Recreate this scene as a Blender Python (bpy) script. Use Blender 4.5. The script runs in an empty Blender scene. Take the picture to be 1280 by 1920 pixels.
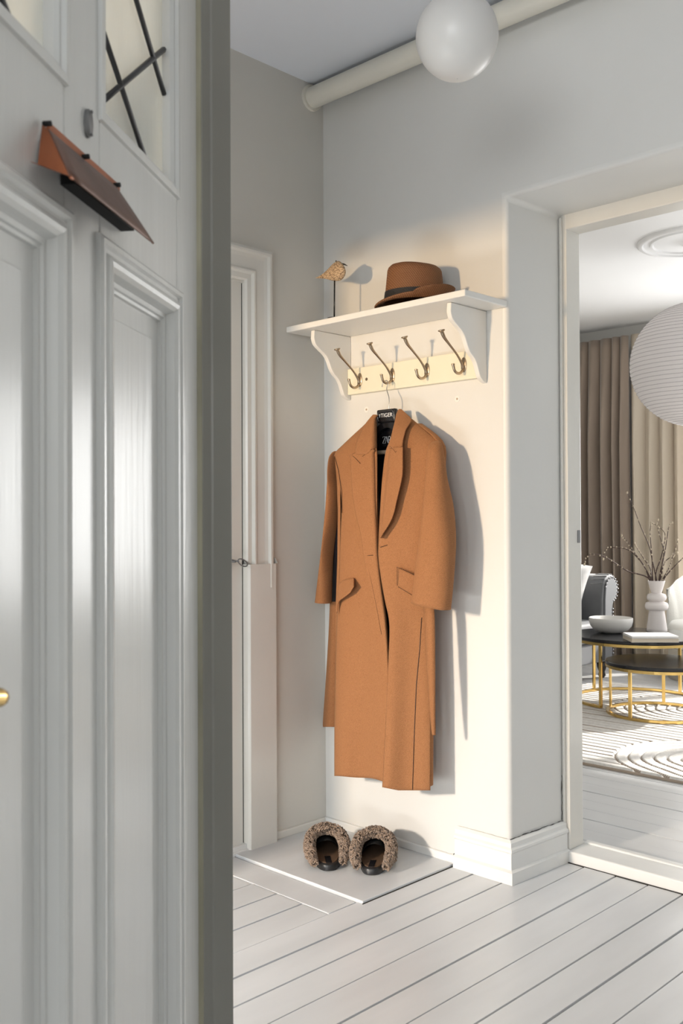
import bpy, bmesh, math, random
import numpy as np
from mathutils import Vector, Matrix
random.seed(7)
rng = np.random.default_rng(7)
C = bpy.context.scene.collection
sc = bpy.context.scene

# ------------------------------------------------------------------ camera
FPX = 1813.5                                  # focal length in pixels of the 1280 wide frame
YAW, PIT, ROL, EYE = math.radians(44.39), math.radians(0.5617), math.radians(-0.2473), 1.2
cF = np.array([-math.sin(YAW)*math.cos(PIT), math.cos(YAW)*math.cos(PIT), math.sin(PIT)])
_r = np.array([math.cos(YAW), math.sin(YAW), 0.0]); _u = np.cross(_r, cF)
cR = math.cos(ROL)*_r + math.sin(ROL)*_u
cU = -math.sin(ROL)*_r + math.cos(ROL)*_u
cam_d = bpy.data.cameras.new('camera'); cam = bpy.data.objects.new('camera', cam_d); C.objects.link(cam)
cam.matrix_world = Matrix(((cR[0], cU[0], -cF[0], 0), (cR[1], cU[1], -cF[1], 0), (cR[2], cU[2], -cF[2], EYE), (0, 0, 0, 1)))
cam_d.sensor_fit = 'HORIZONTAL'; cam_d.sensor_width = 24.0; cam_d.lens = FPX*24.0/1280.0
cam_d.clip_start = 0.05; cam_d.clip_end = 60
cam_d.dof.use_dof = True; cam_d.dof.focus_distance = 3.45; cam_d.dof.aperture_fstop = 9.0
sc.camera = cam
sc.view_settings.view_transform = 'Standard'; sc.view_settings.look = 'None'
sc.view_settings.gamma = 1.0; sc.view_settings.exposure = 0.08; sc.view_settings.use_curve_mapping = False

# ------------------------------------------------------------------ light
def area(name, loc, direction, sx, sy, power, color, spread=180):
    l = bpy.data.lights.new(name, 'AREA'); l.shape = 'RECTANGLE'; l.size = sx; l.size_y = sy
    l.energy = power; l.color = color; l.spread = math.radians(spread)
    o = bpy.data.objects.new(name, l); C.objects.link(o); o.location = loc
    o.rotation_euler = Vector(direction).to_track_quat('-Z', 'Y').to_euler(); return o
world = bpy.data.worlds.new('sky'); sc.world = world; world.use_nodes = True
world.node_tree.nodes['Background'].inputs[0].default_value = (0.92, 0.96, 1.0, 1)
world.node_tree.nodes['Background'].inputs[1].default_value = 1.2
sun_d = bpy.data.lights.new('sun', 'SUN'); sun_d.energy = 7.0; sun_d.angle = math.radians(1.2); sun_d.color = (1.0, 0.95, 0.88)
sun = bpy.data.objects.new('sun', sun_d); C.objects.link(sun); sun.location = (2, 12, 6)
sun.rotation_euler = Vector((-0.36, -0.80, -0.50)).to_track_quat('-Z', 'Y').to_euler()
# low warm daylight entering the entry doorway from the stairwell window
area('low_daylight', (-2.42, -2.16, 1.68), (0.06, 1, -0.08), 0.24, 0.28, 26, (1.0, 0.69, 0.38), 80)
area('low_sky_light', (-2.42, -2.14, 1.66), (0.06, 1, -0.36), 0.30, 0.30, 6.5, (0.90, 0.95, 1.0), 44)
# added soft fill lamp behind the camera, by unseen stairwell windows
# added fill lamp in place of light off the stairwell floor
area('added_low_fill', (-2.02, 0.15, 0.03), (0.0, 1, 0.30), 0.9, 0.5, 19, (0.95, 0.99, 1.0))
area('added_stair_fill', (0.45, -2.40, 1.80), (-0.30, 1, 0.02), 1.7, 1.0, 62, (0.97, 0.99, 1.0))
# daylight at the living room windows
area('living_daylight_far', (-2.25, 7.66, 1.42), (0, -1, -0.1), 2.3, 1.7, 72, (1.0, 0.985, 0.96))
area('living_daylight_side', (0.96, 5.2, 1.55), (-1, 0, -0.05), 2.2, 1.9, 4, (0.93, 0.97, 1.0))

# ------------------------------------------------------------------ measuring helpers: a point of the photo on a real plane of the place
def ray(x, y): return cF + cR*((x-640)/FPX) - cU*((y-960)/FPX)
EYEP = np.array([0, 0, EYE])
def onX(x, y, v): d = ray(x, y); return EYEP + d*(v/d[0])
def onY(x, y, v): d = ray(x, y); return EYEP + d*(v/d[1])
def onZ(x, y, v=0.0): d = ray(x, y); return EYEP + d*((v-EYE)/d[2])
def atD(x, y, D): return EYEP + ray(x, y)*D
def V(*a): return np.array(a, float)
def project(p):
    q = np.array(p, float)-EYEP; z = q@cF; return 640+FPX*(q@cR)/z, 960-FPX*(q@cU)/z

# ------------------------------------------------------------------ materials
def nodes_of(m): return m.node_tree.nodes, m.node_tree.links
def mat(name, col, rough=0.5, metal=0.0, spec=0.5, var=0.0, vscale=4.0, bump=0.0, bscale=40.0, stretch=(1,1,1), coat=0.0, sheen=0.0, bdist=0.01):
    m = bpy.data.materials.new(name); m.use_nodes = True; N, L = nodes_of(m); b = N['Principled BSDF']
    b.inputs['Base Color'].default_value = (*col, 1); b.inputs['Roughness'].default_value = rough
    b.inputs['Metallic'].default_value = metal; b.inputs['Specular IOR Level'].default_value = spec
    b.inputs['Coat Weight'].default_value = coat; b.inputs['Coat Roughness'].default_value = 0.15
    b.inputs['Sheen Weight'].default_value = sheen
    tc = N.new('ShaderNodeTexCoord'); mp = N.new('ShaderNodeMapping'); mp.inputs['Scale'].default_value = stretch
    L.new(tc.outputs['Object'], mp.inputs['Vector'])
    if var > 0:
        n = N.new('ShaderNodeTexNoise'); n.inputs['Scale'].default_value = vscale; n.inputs['Detail'].default_value = 5
        L.new(mp.outputs[0], n.inputs['Vector'])
        r = N.new('ShaderNodeValToRGB'); r.color_ramp.elements[0].position = 0.3; r.color_ramp.elements[1].position = 0.7
        r.color_ramp.elements[0].color = (*[c*(1-var) for c in col], 1); r.color_ramp.elements[1].color = (*[min(1, c*(1+var*0.6)) for c in col], 1)
        L.new(n.outputs['Fac'], r.inputs[0]); L.new(r.outputs[0], b.inputs['Base Color'])
    if bump > 0:
        n2 = N.new('ShaderNodeTexNoise'); n2.inputs['Scale'].default_value = bscale; n2.inputs['Detail'].default_value = 4
        L.new(mp.outputs[0], n2.inputs['Vector'])
        bp = N.new('ShaderNodeBump'); bp.inputs['Strength'].default_value = bump; bp.inputs['Distance'].default_value = bdist
        L.new(n2.outputs['Fac'], bp.inputs['Height']); L.new(bp.outputs[0], b.inputs['Normal'])
    return m
M = {}
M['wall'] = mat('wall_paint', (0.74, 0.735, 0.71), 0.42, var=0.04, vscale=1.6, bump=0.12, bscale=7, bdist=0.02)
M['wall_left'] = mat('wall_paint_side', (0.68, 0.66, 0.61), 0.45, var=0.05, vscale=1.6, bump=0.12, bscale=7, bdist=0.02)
M['ceiling'] = mat('ceiling_paint', (0.83, 0.86, 0.92), 0.7, var=0.02, vscale=2)
M['white_ceiling'] = mat('white_ceiling_paint', (0.86, 0.86, 0.86), 0.8)
M['trim'] = mat('trim_paint', (0.72, 0.70, 0.65), 0.28, var=0.05, vscale=3, bump=0.10, bscale=14, bdist=0.01)
M['trim_white'] = mat('trim_white_paint', (0.80, 0.80, 0.78), 0.30, var=0.05, vscale=4, bump=0.12, bscale=14, bdist=0.01)
M['door'] = mat('door_gloss_paint', (0.68, 0.68, 0.655), 0.27, var=0.03, vscale=2, bump=0.16, bscale=9, stretch=(6, 6, 0.35), bdist=0.006, coat=0.12)
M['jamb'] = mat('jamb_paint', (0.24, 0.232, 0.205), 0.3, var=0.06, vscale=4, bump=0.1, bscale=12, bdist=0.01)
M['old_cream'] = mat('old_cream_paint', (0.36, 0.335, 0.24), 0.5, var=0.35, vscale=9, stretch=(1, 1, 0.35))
M['shelf'] = mat('shelf_white_paint', (0.83, 0.81, 0.77), 0.35, var=0.02, vscale=5)
M['cream'] = mat('cream_paint', (0.84, 0.79, 0.63), 0.4, var=0.02, vscale=5)
M['floor'] = mat('floor_paint', (0.68, 0.695, 0.71), 0.30, var=0.10, vscale=2.2, bump=0.10, bscale=10, stretch=(3, 0.6, 1), bdist=0.008)
M['floor_living'] = mat('living_floor_paint', (0.66, 0.665, 0.67), 0.28, var=0.06, vscale=2.2, bump=0.08, bscale=10, stretch=(0.6, 3, 1), bdist=0.006)
M['gap'] = mat('gap_dirt', (0.03, 0.027, 0.024), 0.9)
M['pipe'] = mat('pipe_paint', (0.80, 0.77, 0.68), 0.4, var=0.04, vscale=6)
M['copper'] = mat('copper', (0.15, 0.075, 0.052), 0.45, metal=0.35, var=0.35, vscale=9, bump=0.1, bscale=30)
M['copper_bright'] = mat('copper_bright', (0.36, 0.11, 0.04), 0.45, metal=0.3, var=0.25, vscale=12)
M['black'] = mat('black_plastic', (0.012, 0.012, 0.014), 0.25)
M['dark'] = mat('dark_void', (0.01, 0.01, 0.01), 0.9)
M['lead'] = mat('lead_came', (0.045, 0.045, 0.047), 0.5, metal=0.4)
M['steel'] = mat('brushed_nickel', (0.44, 0.35, 0.26), 0.28, metal=1.0)
M['chrome'] = mat('wire_steel', (0.55, 0.55, 0.55), 0.25, metal=1.0)
M['brass'] = mat('brass', (0.72, 0.50, 0.18), 0.22, metal=1.0)
M['pewter'] = mat('pewter', (0.20, 0.20, 0.20), 0.5, metal=0.6)
M['lining_and_shade'] = mat('satin_lining_and_shade', (0.012, 0.012, 0.016), 0.35)
M['label_white'] = mat('white_thread', (0.85, 0.85, 0.85), 0.6)
M['tag_beige'] = mat('beige_facing', (0.42, 0.33, 0.24), 0.7)
M['black_band'] = mat('grosgrain_band', (0.012, 0.011, 0.012), 0.6, bump=0.3, bscale=200)
M['wood_bird'] = mat('crackled_wood', (0.52, 0.36, 0.22), 0.6)
M['rubber'] = mat('black_sole', (0.015, 0.015, 0.016), 0.35)
M['suede'] = mat('brown_insole', (0.11, 0.06, 0.03), 0.85, var=0.3, vscale=20)
M['fur'] = mat('curly_fleece', (0.30, 0.215, 0.155), 0.8, var=0.45, vscale=60, sheen=0.2)
M['fur_core'] = mat('fleece_backing', (0.10, 0.065, 0.042), 0.95)
M['porcelain'] = mat('opal_glass', (0.72, 0.71, 0.69), 0.35)
M['plaster'] = mat('matt_ceramic', (0.74, 0.69, 0.67), 0.8)
M['bowl'] = mat('bowl_ceramic', (0.66, 0.645, 0.62), 0.6)
M['marble'] = mat('black_marble', (0.012, 0.012, 0.014), 0.18, var=0.6, vscale=5)
M['book_cover'] = mat('book_cover', (0.50, 0.47, 0.44), 0.5)
M['paper'] = mat('book_paper', (0.66, 0.58, 0.47), 0.8)
M['cover'] = mat('magazine_cover', (0.80, 0.79, 0.78), 0.35)
M['velvet_grey'] = mat('grey_velvet', (0.085, 0.09, 0.098), 0.55, sheen=0.9, var=0.2, vscale=8)
M['seat_grey'] = mat('seat_velvet', (0.09, 0.095, 0.105), 0.6, sheen=0.3)
M['nail'] = mat('nailhead', (0.25, 0.25, 0.26), 0.3, metal=1.0)
M['pillow'] = mat('pillow_cloth', (0.62, 0.61, 0.60), 0.9, var=0.12, vscale=22)
M['boucle'] = mat('white_upholstery', (0.84, 0.83, 0.79), 0.8, bump=0.2, bscale=120)
M['beige_base'] = mat('chair_base', (0.50, 0.46, 0.39), 0.7)
M['taupe'] = mat('taupe_velvet', (0.30, 0.235, 0.185), 0.75, sheen=0.4, var=0.12, vscale=3, stretch=(1, 1, 0.5))
M['beige'] = mat('beige_linen', (0.60, 0.52, 0.42), 0.8, var=0.06, vscale=3)
M['rug'] = mat('rug_pile', (0.74, 0.71, 0.67), 0.95, var=0.12, vscale=60, bump=0.5, bscale=260, bdist=0.004)
M['rug_edge'] = mat('rug_binding', (0.42, 0.34, 0.27), 0.95, bump=0.5, bscale=200)
M['twig'] = mat('twig_bark', (0.07, 0.04, 0.032), 0.7)
M['bud'] = mat('twig_bud', (0.55, 0.46, 0.34), 0.7)
M['dark_wood'] = mat('dark_turned_wood', (0.02, 0.015, 0.012), 0.3)
M['cord'] = mat('white_cord', (0.7, 0.7, 0.7), 0.5)
M['glass_dirt'] = mat('putty', (0.55, 0.53, 0.47), 0.6, var=0.3, vscale=30)

def wool():
    m = mat('camel_wool', (0.28, 0.125, 0.046), 0.85, sheen=0.18); N, L = nodes_of(m); b = N['Principled BSDF']
    b.inputs['Sheen Tint'].default_value = (0.9, 0.55, 0.3, 1); b.inputs['Specular IOR Level'].default_value = 0.15
    tc = N.new('ShaderNodeTexCoord'); mp = N.new('ShaderNodeMapping'); mp.inputs['Rotation'].default_value = (0, math.radians(35), 0)
    L.new(tc.outputs['Object'], mp.inputs[0])
    w = N.new('ShaderNodeTexWave'); w.inputs['Scale'].default_value = 95; w.inputs['Distortion'].default_value = 1.5; w.inputs['Detail'].default_value = 1
    w.bands_direction = 'Z'
    L.new(mp.outputs[0], w.inputs[0])
    n = N.new('ShaderNodeTexNoise'); n.inputs['Scale'].default_value = 350; L.new(tc.outputs['Object'], n.inputs['Vector'])
    n2 = N.new('ShaderNodeTexNoise'); n2.inputs['Scale'].default_value = 5; L.new(tc.outputs['Object'], n2.inputs['Vector'])
    add = N.new('ShaderNodeMath'); add.operation = 'MULTIPLY_ADD'; add.inputs[1].default_value = 0.5
    L.new(w.outputs['Fac'], add.inputs[0]); L.new(n.outputs['Fac'], add.inputs[2])
    r = N.new('ShaderNodeValToRGB'); r.color_ramp.elements[0].position = 0.3; r.color_ramp.elements[1].position = 1.0
    r.color_ramp.elements[0].color = (0.20, 0.088, 0.037, 1); r.color_ramp.elements[1].color = (0.39, 0.178, 0.078, 1)
    L.new(add.outputs[0], r.inputs[0]); L.new(r.outputs[0], b.inputs['Base Color'])
    bp = N.new('ShaderNodeBump'); bp.inputs['Strength'].default_value = 0.35; bp.inputs['Distance'].default_value = 0.0015
    L.new(add.outputs[0], bp.inputs['Height']); L.new(bp.outputs[0], b.inputs['Normal'])
    return m
M['wool'] = wool()
def straw():
    m = mat('woven_straw', (0.30, 0.125, 0.045), 0.65); N, L = nodes_of(m); b = N['Principled BSDF']
    tc = N.new('ShaderNodeTexCoord')
    w = []
    for d, sg in (('DIAGONAL', 1), ('Z', 1)):
        q = N.new('ShaderNodeTexWave'); q.bands_direction = d; q.inputs['Scale'].default_value = 75 if d == 'Z' else 60
        q.inputs['Distortion'].default_value = 1.2; q.inputs['Detail'].default_value = 1; L.new(tc.outputs['Object'], q.inputs[0]); w.append(q)
    mul = N.new('ShaderNodeMath'); mul.operation = 'MULTIPLY'; L.new(w[0].outputs['Fac'], mul.inputs[0]); L.new(w[1].outputs['Fac'], mul.inputs[1])
    r = N.new('ShaderNodeValToRGB'); r.color_ramp.elements[0].color = (0.15, 0.058, 0.02, 1); r.color_ramp.elements[1].color = (0.32, 0.145, 0.055, 1)
    L.new(mul.outputs[0], r.inputs[0]); L.new(r.outputs[0], b.inputs['Base Color'])
    bp = N.new('ShaderNodeBump'); bp.inputs['Strength'].default_value = 0.5; bp.inputs['Distance'].default_value = 0.002
    L.new(mul.outputs[0], bp.inputs['Height']); L.new(bp.outputs[0], b.inputs['Normal'])
    return m
M['straw'] = straw()
def bird_wood():
    m = M['wood_bird']; N, L = nodes_of(m); b = N['Principled BSDF']; tc = N.new('ShaderNodeTexCoord')
    v = N.new('ShaderNodeTexVoronoi'); v.feature = 'DISTANCE_TO_EDGE'; v.inputs['Scale'].default_value = 1.0
    mp = N.new('ShaderNodeMapping'); mp.inputs['Scale'].default_value = (55, 55, 150); L.new(tc.outputs['Object'], mp.inputs[0]); L.new(mp.outputs[0], v.inputs['Vector'])
    r = N.new('ShaderNodeValToRGB'); r.color_ramp.elements[0].color = (0.14, 0.08, 0.04, 1); r.color_ramp.elements[0].position = 0.02
    r.color_ramp.elements[1].color = (0.56, 0.40, 0.25, 1); r.color_ramp.elements[1].position = 0.09
    L.new(v.outputs['Distance'], r.inputs[0]); L.new(r.outputs[0], b.inputs['Base Color'])
bird_wood()
def paper_lamp():
    m = mat('rice_paper', (0.80, 0.77, 0.76), 0.9); N, L = nodes_of(m); b = N['Principled BSDF']
    tr = N.new('ShaderNodeBsdfTranslucent'); tr.inputs[0].default_value = (0.85, 0.83, 0.82, 1)
    mx = N.new('ShaderNodeMixShader'); mx.inputs[0].default_value = 0.3
    L.new(b.outputs[0], mx.inputs[1]); L.new(tr.outputs[0], mx.inputs[2]); L.new(mx.outputs[0], N['Material Output'].inputs[0]); return m
M['rice'] = paper_lamp()
def translucent(name, col, f=0.35):
    m = mat(name, col, 0.85); N, L = nodes_of(m); b = N['Principled BSDF']
    tr = N.new('ShaderNodeBsdfTranslucent'); tr.inputs[0].default_value = (*col, 1)
    mx = N.new('ShaderNodeMixShader'); mx.inputs[0].default_value = f
    L.new(b.outputs[0], mx.inputs[1]); L.new(tr.outputs[0], mx.inputs[2]); L.new(mx.outputs[0], N['Material Output'].inputs[0]); return m
M['beige'] = translucent('beige_linen_cloth', (0.74, 0.65, 0.53), 0.2)
def glass():
    m = mat('ribbed_window_glass', (0.66, 0.70, 0.70), 0.45, spec=0.5, bump=0.6, bscale=30, stretch=(1, 1, 0.12), bdist=0.004)
    b = m.node_tree.nodes['Principled BSDF']; b.inputs['Transmission Weight'].default_value = 0.9; b.inputs['IOR'].default_value = 1.2
    return m
M['glass'] = glass()

# ------------------------------------------------------------------ mesh helpers
class MB:
    def __init__(s): s.v = []; s.f = []
    def add(s, vs, fs):
        k = len(s.v); s.v += [tuple(map(float, p)) for p in vs]; s.f += [tuple(i+k for i in q) for q in fs]; return s
    def box(s, x0, x1, y0, y1, z0, z1):
        vs = [(x, y, z) for x in (x0, x1) for y in (y0, y1) for z in (z0, z1)]
        return s.add(vs, [(0, 1, 3, 2), (4, 6, 7, 5), (0, 4, 5, 1), (2, 3, 7, 6), (0, 2, 6, 4), (1, 5, 7, 3)])
    def obox(s, o, ax, ay, az, a, b, c):          # oriented box: origin, unit axes, ranges
        vs = [o+ax*x+ay*y+az*z for x in a for y in b for z in c]
        return s.add(vs, [(0, 1, 3, 2), (4, 6, 7, 5), (0, 4, 5, 1), (2, 3, 7, 6), (0, 2, 6, 4), (1, 5, 7, 3)])
    def prism(s, poly, o, ax, ay, az, t0, t1):    # polygon in (ax, ay), extruded along az
        n = len(poly); vs = [o+ax*p[0]+ay*p[1]+az*t0 for p in poly]+[o+ax*p[0]+ay*p[1]+az*t1 for p in poly]
        return s.add(vs, [tuple(range(n-1, -1, -1)), tuple(range(n, 2*n))]+[(i, (i+1) % n, n+(i+1) % n, n+i) for i in range(n)])
    def rings(s, R, cap=True, close=True):
        n = len(R[0]); vs = [p for r in R for p in r]; fs = []
        for i in range(len(R)-1):
            for j in range(n if close else n-1):
                a, b = i*n+j, i*n+(j+1) % n; fs.append((a, b, b+n, a+n))
        if cap: fs += [tuple(range(n-1, -1, -1)), tuple(range((len(R)-1)*n, len(R)*n))]
        return s.add(vs, fs)
    def tube(s, pts, r, n=8, cap=True):
        pts = [np.array(p, float) for p in pts]; rs = r if hasattr(r, '__len__') else [r]*len(pts); R = []
        t = pts[1]-pts[0]; u = np.cross(t, (0, 0, 1.0));
        if np.linalg.norm(u) < 1e-6: u = np.cross(t, (1.0, 0, 0))
        u /= np.linalg.norm(u)
        for i, p in enumerate(pts):
            t = pts[min(i+1, len(pts)-1)]-pts[max(i-1, 0)]; t = t/(np.linalg.norm(t)+1e-12)
            u = u-t*(u@t); u /= np.linalg.norm(u)+1e-12; w = np.cross(t, u)
            R.append([p+rs[i]*(math.cos(a)*u+math.sin(a)*w) for a in np.arange(n)*2*math.pi/n])
        return s.rings(R, cap)
    def lathe(s, prof, o, n=32, cap=True):        # profile of (radius, height) about a vertical axis at o
        return s.rings([[o+V(r*math.cos(a), r*math.sin(a), h) for a in np.arange(n)*2*math.pi/n] for r, h in prof], cap)
    def grid(s, G, closeu=False):
        return s.rings(G, cap=False, close=closeu)
    def ball(s, o, r, n=24, m=16, sc=(1, 1, 1)):
        return s.rings([[o+V(r*sc[0]*math.sin(t)*math.cos(a), r*sc[1]*math.sin(t)*math.sin(a), r*sc[2]*math.cos(t)) for a in np.arange(n)*2*math.pi/n]
                        for t in np.linspace(0.02, math.pi-0.02, m)])
    def build(s, name, m, parent=None, smooth=False, bevel=0, solid=0, sub=0, seg=2, off=0.0, angle=None):
        o0 = V(0, 0, 0); p = parent
        while p is not None: o0 = o0+np.array(p.location); p = p.parent
        me = bpy.data.meshes.new(name); me.from_pydata([tuple(np.array(q)-o0) for q in s.v], [], s.f); me.update()
        bm = bmesh.new(); bm.from_mesh(me); bmesh.ops.recalc_face_normals(bm, faces=bm.faces); bm.to_mesh(me); bm.free()
        if isinstance(m, (list, tuple)):
            for q in m: me.materials.append(q)
        else: me.materials.append(m)
        if smooth: me.polygons.foreach_set('use_smooth', [True]*len(me.polygons))
        ob = bpy.data.objects.new(name, me); C.objects.link(ob); ob.parent = parent
        if solid: q = ob.modifiers.new('s', 'SOLIDIFY'); q.thickness = solid; q.offset = off
        if bevel:
            q = ob.modifiers.new('b', 'BEVEL'); q.width = bevel; q.segments = seg; q.limit_method = 'ANGLE'; q.angle_limit = math.radians(40)
        if sub: q = ob.modifiers.new('u', 'SUBSURF'); q.levels = sub; q.render_levels = sub
        if smooth and angle:
            me.set_sharp_from_angle(angle=math.radians(angle))
        return ob
def thing(name, loc, label=None, cat=None, group=None, kind=None):
    o = bpy.data.objects.new(name, None); C.objects.link(o); o.location = tuple(loc); o.empty_display_size = 0.05
    return tag(o, label, cat, group, kind)
def tag(o, label=None, cat=None, group=None, kind=None):
    if label: o['label'] = label
    if cat: o['category'] = cat
    if group: o['group'] = group
    if kind: o['kind'] = kind
    return o
def struct(o): o['kind'] = 'structure'; return o
def spline(pts, n):                                # Catmull-Rom through pts, n samples
    P = np.array(pts, float); K = len(P)-1; out = []
    for t in np.linspace(0, K, n):
        i = min(int(t), K-1); u = t-i; p0 = P[max(i-1, 0)]; p1 = P[i]; p2 = P[i+1]; p3 = P[min(i+2, K)]
        out.append(0.5*((2*p1)+(-p0+p2)*u+(2*p0-5*p1+4*p2-p3)*u*u+(-p0+3*p1-3*p2+p3)*u**3))
    return np.array(out)
X1, Y1, Z1 = V(1, 0, 0), V(0, 1, 0), V(0, 0, 1)
# ================================================================== THE HALL
XL, YB, ZC = -2.728, 2.692, 2.92        # left wall, back wall, ceiling
XO, YF0, YF1 = -1.86, 3.0, 3.09         # opening edge, living room door frame front and back
# ---- floors: boards with real gaps over a dark subfloor
def boards(edges, lo, hi, along, name, m, z0=-0.02):
    b = MB()
    for i in range(len(edges)-1):
        w = 0.0016+0.0016*((i*37) % 5)/5
        a, c = edges[i]+w, edges[i+1]-w
        dz = 0.0012*math.sin(i*2.3)
        if along == 'Y': b.box(a, c, lo, hi, z0, dz)
        else: b.box(lo, hi, a, c, z0, dz)
    return b
seams = [-2.72-0.12, -2.72, -2.588, -2.468, -2.345, -2.226, -2.109, -1.993, -1.875, -1.755, -1.633, -1.518, -1.399, -1.281, -1.163]
while seams[-1] < 1.5: seams.append(seams[-1]+0.118)
b = MB()
for i in range(len(seams)-1):
    w = 0.0020+0.0015*((i*37) % 5)/4; a, c = seams[i]+w, seams[i+1]-w; dz = 0.0010*math.sin(i*2.3)
    hi = 2.088 if c < -2.10 else 3.0
    if -2.10 < (a+c)/2 < -1.99: hi = 2.70
    b.box(a, c, -2.5, hi, -0.02, dz)
b.box(-2.728, -2.112, 2.094, 2.212, -0.02, 0.0005)          # cross board before the nook
struct(b.build('floor', M['floor'], bevel=0.0007, seg=1))
sf = MB(); sf.box(-3.0, 1.6, -2.6, 3.12, -0.04, -0.012); sf.box(-6.2, 1.3, 3.12, 8.0, -0.04, -0.012)
struct(sf.build('floor_gap', M['gap']))
h = MB(); h.box(-2.728, -2.086, 2.219, 2.70, -0.01, 0.009)
struct(h.build('trim_1', M['floor'], bevel=0.002))
struct(MB().box(-2.086, -2.0815, 2.215, 2.695, -0.01, 0.0022).build('trim_1_gap', M['gap']))             # raised loose board in the coat nook
ed = [3.12]
while ed[-1] < 7.95: ed.append(ed[-1]+0.118)
struct(boards(ed, -6.0, 1.2, 'X', 'floor', M['floor_living']).build('floor_living', M['floor_living'], bevel=0.0015, seg=1))
# ---- walls
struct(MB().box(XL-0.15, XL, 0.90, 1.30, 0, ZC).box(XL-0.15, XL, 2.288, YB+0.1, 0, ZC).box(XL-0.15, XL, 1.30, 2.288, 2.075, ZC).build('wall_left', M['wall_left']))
wb = MB()
def wpoly(xo, y): return [V(XL-0.15, y, 0), V(xo, y, 0), V(xo, y, 2.284), V(1.6, y, 2.284), V(1.6, y, ZC), V(XL-0.15, y, ZC)]
wb.rings([wpoly(XO, YB), wpoly(-1.838, 3.12)])
struct(wb.build('wall_back', M['wall'], bevel=0.016, seg=4, smooth=True, angle=30))
struct(MB().box(-0.50, 1.6, YB+0.0005, 3.1195, 0, 2.29).build('wall_back_right', M['wall']))
struct(MB().box(1.5, 1.65, -2.6, 2.70, 0, ZC).build('wall_right', M['wall']))
# unseen entry partition shaped to trim the light: doorway left of post, passage right
LZ, LZL = 2.60, 2.035
struct(MB().box(XL-0.15, 1.6, 0.985, 1.035, LZ, ZC).box(XL-0.15, -2.565, 0.985, 1.035, 0, LZ).box(-2.565, -1.345, 0.985, 1.035, LZL, LZ).box(0.75, 1.6, 0.985, 1.035, 0, LZ).build('wall_front', M['wall']))
# stairwell behind the camera
struct(MB().box(-3.6, -3.45, -2.6, 0.985, 0, ZC).build('wall_stair_left', M['wall_left']))
struct(MB().box(-3.6, -2.85, 0.985, 1.035, 0, ZC).build('wall_stair_end', M['wall_left']))
w = MB().box(-3.6, 1.65, -2.75, -2.6, 0, 0.75).box(-3.6, -0.4, -2.75, -2.6, 2.35, ZC).box(-0.4, 1.65, -2.75, -2.6, 2.70, ZC).box(1.5, 1.65, -2.75, -2.6, 2.35, 2.7)
for a, c, e in ((-3.6, -3.1, 2.35), (-2.3, -0.4, 2.35), (1.5, 1.65, 2.35)): w.box(a, c, -2.75, -2.6, 0.75, e)
struct(w.build('wall_stair_back', M['wall_left']))
struct(MB().box(-3.6, 1.65, -2.75, 3.12, ZC, ZC+0.1).build('ceiling', M['ceiling']))
struct(MB().box(-3.5, 1.65, -2.75, -2.45, -0.03, 0.0).box(-3.6, -2.84, -2.75, 1.0, -0.03, 0.0).build('floor_stair', M['floor']))
for k, (a, c) in enumerate(((-3.1, -2.3), (-0.4, 1.5))):
    tp_ = 2.35+0.35*k; f = MB().box(a, a+0.05, -2.7, -2.64, 0.75, tp_).box(c-0.05, c, -2.7, -2.64, 0.75, tp_).box(a, c, -2.7, -2.64, 0.75, 0.8).box(a, c, -2.7, -2.64, tp_-0.05, tp_)
    struct(f.build('window_%d' % (k+1), M['trim_white']))

# ---- sweeping a moulding profile round a rectangle on a plane
def frame_sweep(mb, o, au, av, an, u0, u1, v0, v1, prof, sides='lrtb'):
    # prof: (inward distance, height); mitred ring
    for d0, h0, d1, h1 in [(*prof[i], *prof[i+1]) for i in range(len(prof)-1)]:
        q = lambda d, hh: [o+au*(u0+d)+av*(v0+d)+an*hh, o+au*(u1-d)+av*(v0+d)+an*hh, o+au*(u1-d)+av*(v1-d)+an*hh, o+au*(u0+d)+av*(v1-d)+an*hh]
        A, B = q(d0, h0), q(d1, h1)
        for i, s in enumerate('brtl'):
            if s in sides: j = (i+1) % 4; mb.add([A[i], A[j], B[j], B[i]], [(0, 1, 2, 3)])

# ---- closet door in the left wall with its casing
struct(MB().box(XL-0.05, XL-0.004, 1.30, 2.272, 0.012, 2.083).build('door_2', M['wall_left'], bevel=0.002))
d2 = bpy.data.objects['door_2']
key = MB(); kc = onX(431, 1053, XL+0.01)
key.tube([kc+V(-0.02, 0, 0), kc+V(0.03, 0, 0)], 0.0035)
kr = kc+V(0.035, 0.030, -0.004)
key.tube([kr+V(0.006*math.sin(a), 0.021*math.cos(a), 0.010*math.sin(a)-0.010*math.cos(a)) for a in np.linspace(0, 2*math.pi, 20)], 0.0024, 6)
key.tube([kr+V(-0.035, -0.030, 0.012), kr+V(0, -0.018, 0.004)], 0.003)
key.tube([kr+V(-0.035, -0.032, 0.014), kr+V(-0.033, -0.030, -0.022)], 0.004)
k_ = key.build('key', M['pewter'], d2, smooth=True)
struct(MB().box(XL-0.045, XL-0.007, 2.2722, 2.2785, 0.03, 2.085).box(XL-0.045, XL-0.007, 1.29, 2.28, 2.0835, 2.090).build('door_2_gap', M['gap']))
cas = MB()
prof = [(0, 0), (0, 0.022), (0.012, 0.030), (0.020, 0.030), (0.026, 0.020), (0.040, 0.017), (0.078, 0.017), (0.088, 0.026), (0.094, 0.026), (0.100, 0.014), (0.118, 0.014), (0.124, 0.008), (0.128, -0.02)]
o = V(XL, 0, 0)
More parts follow.
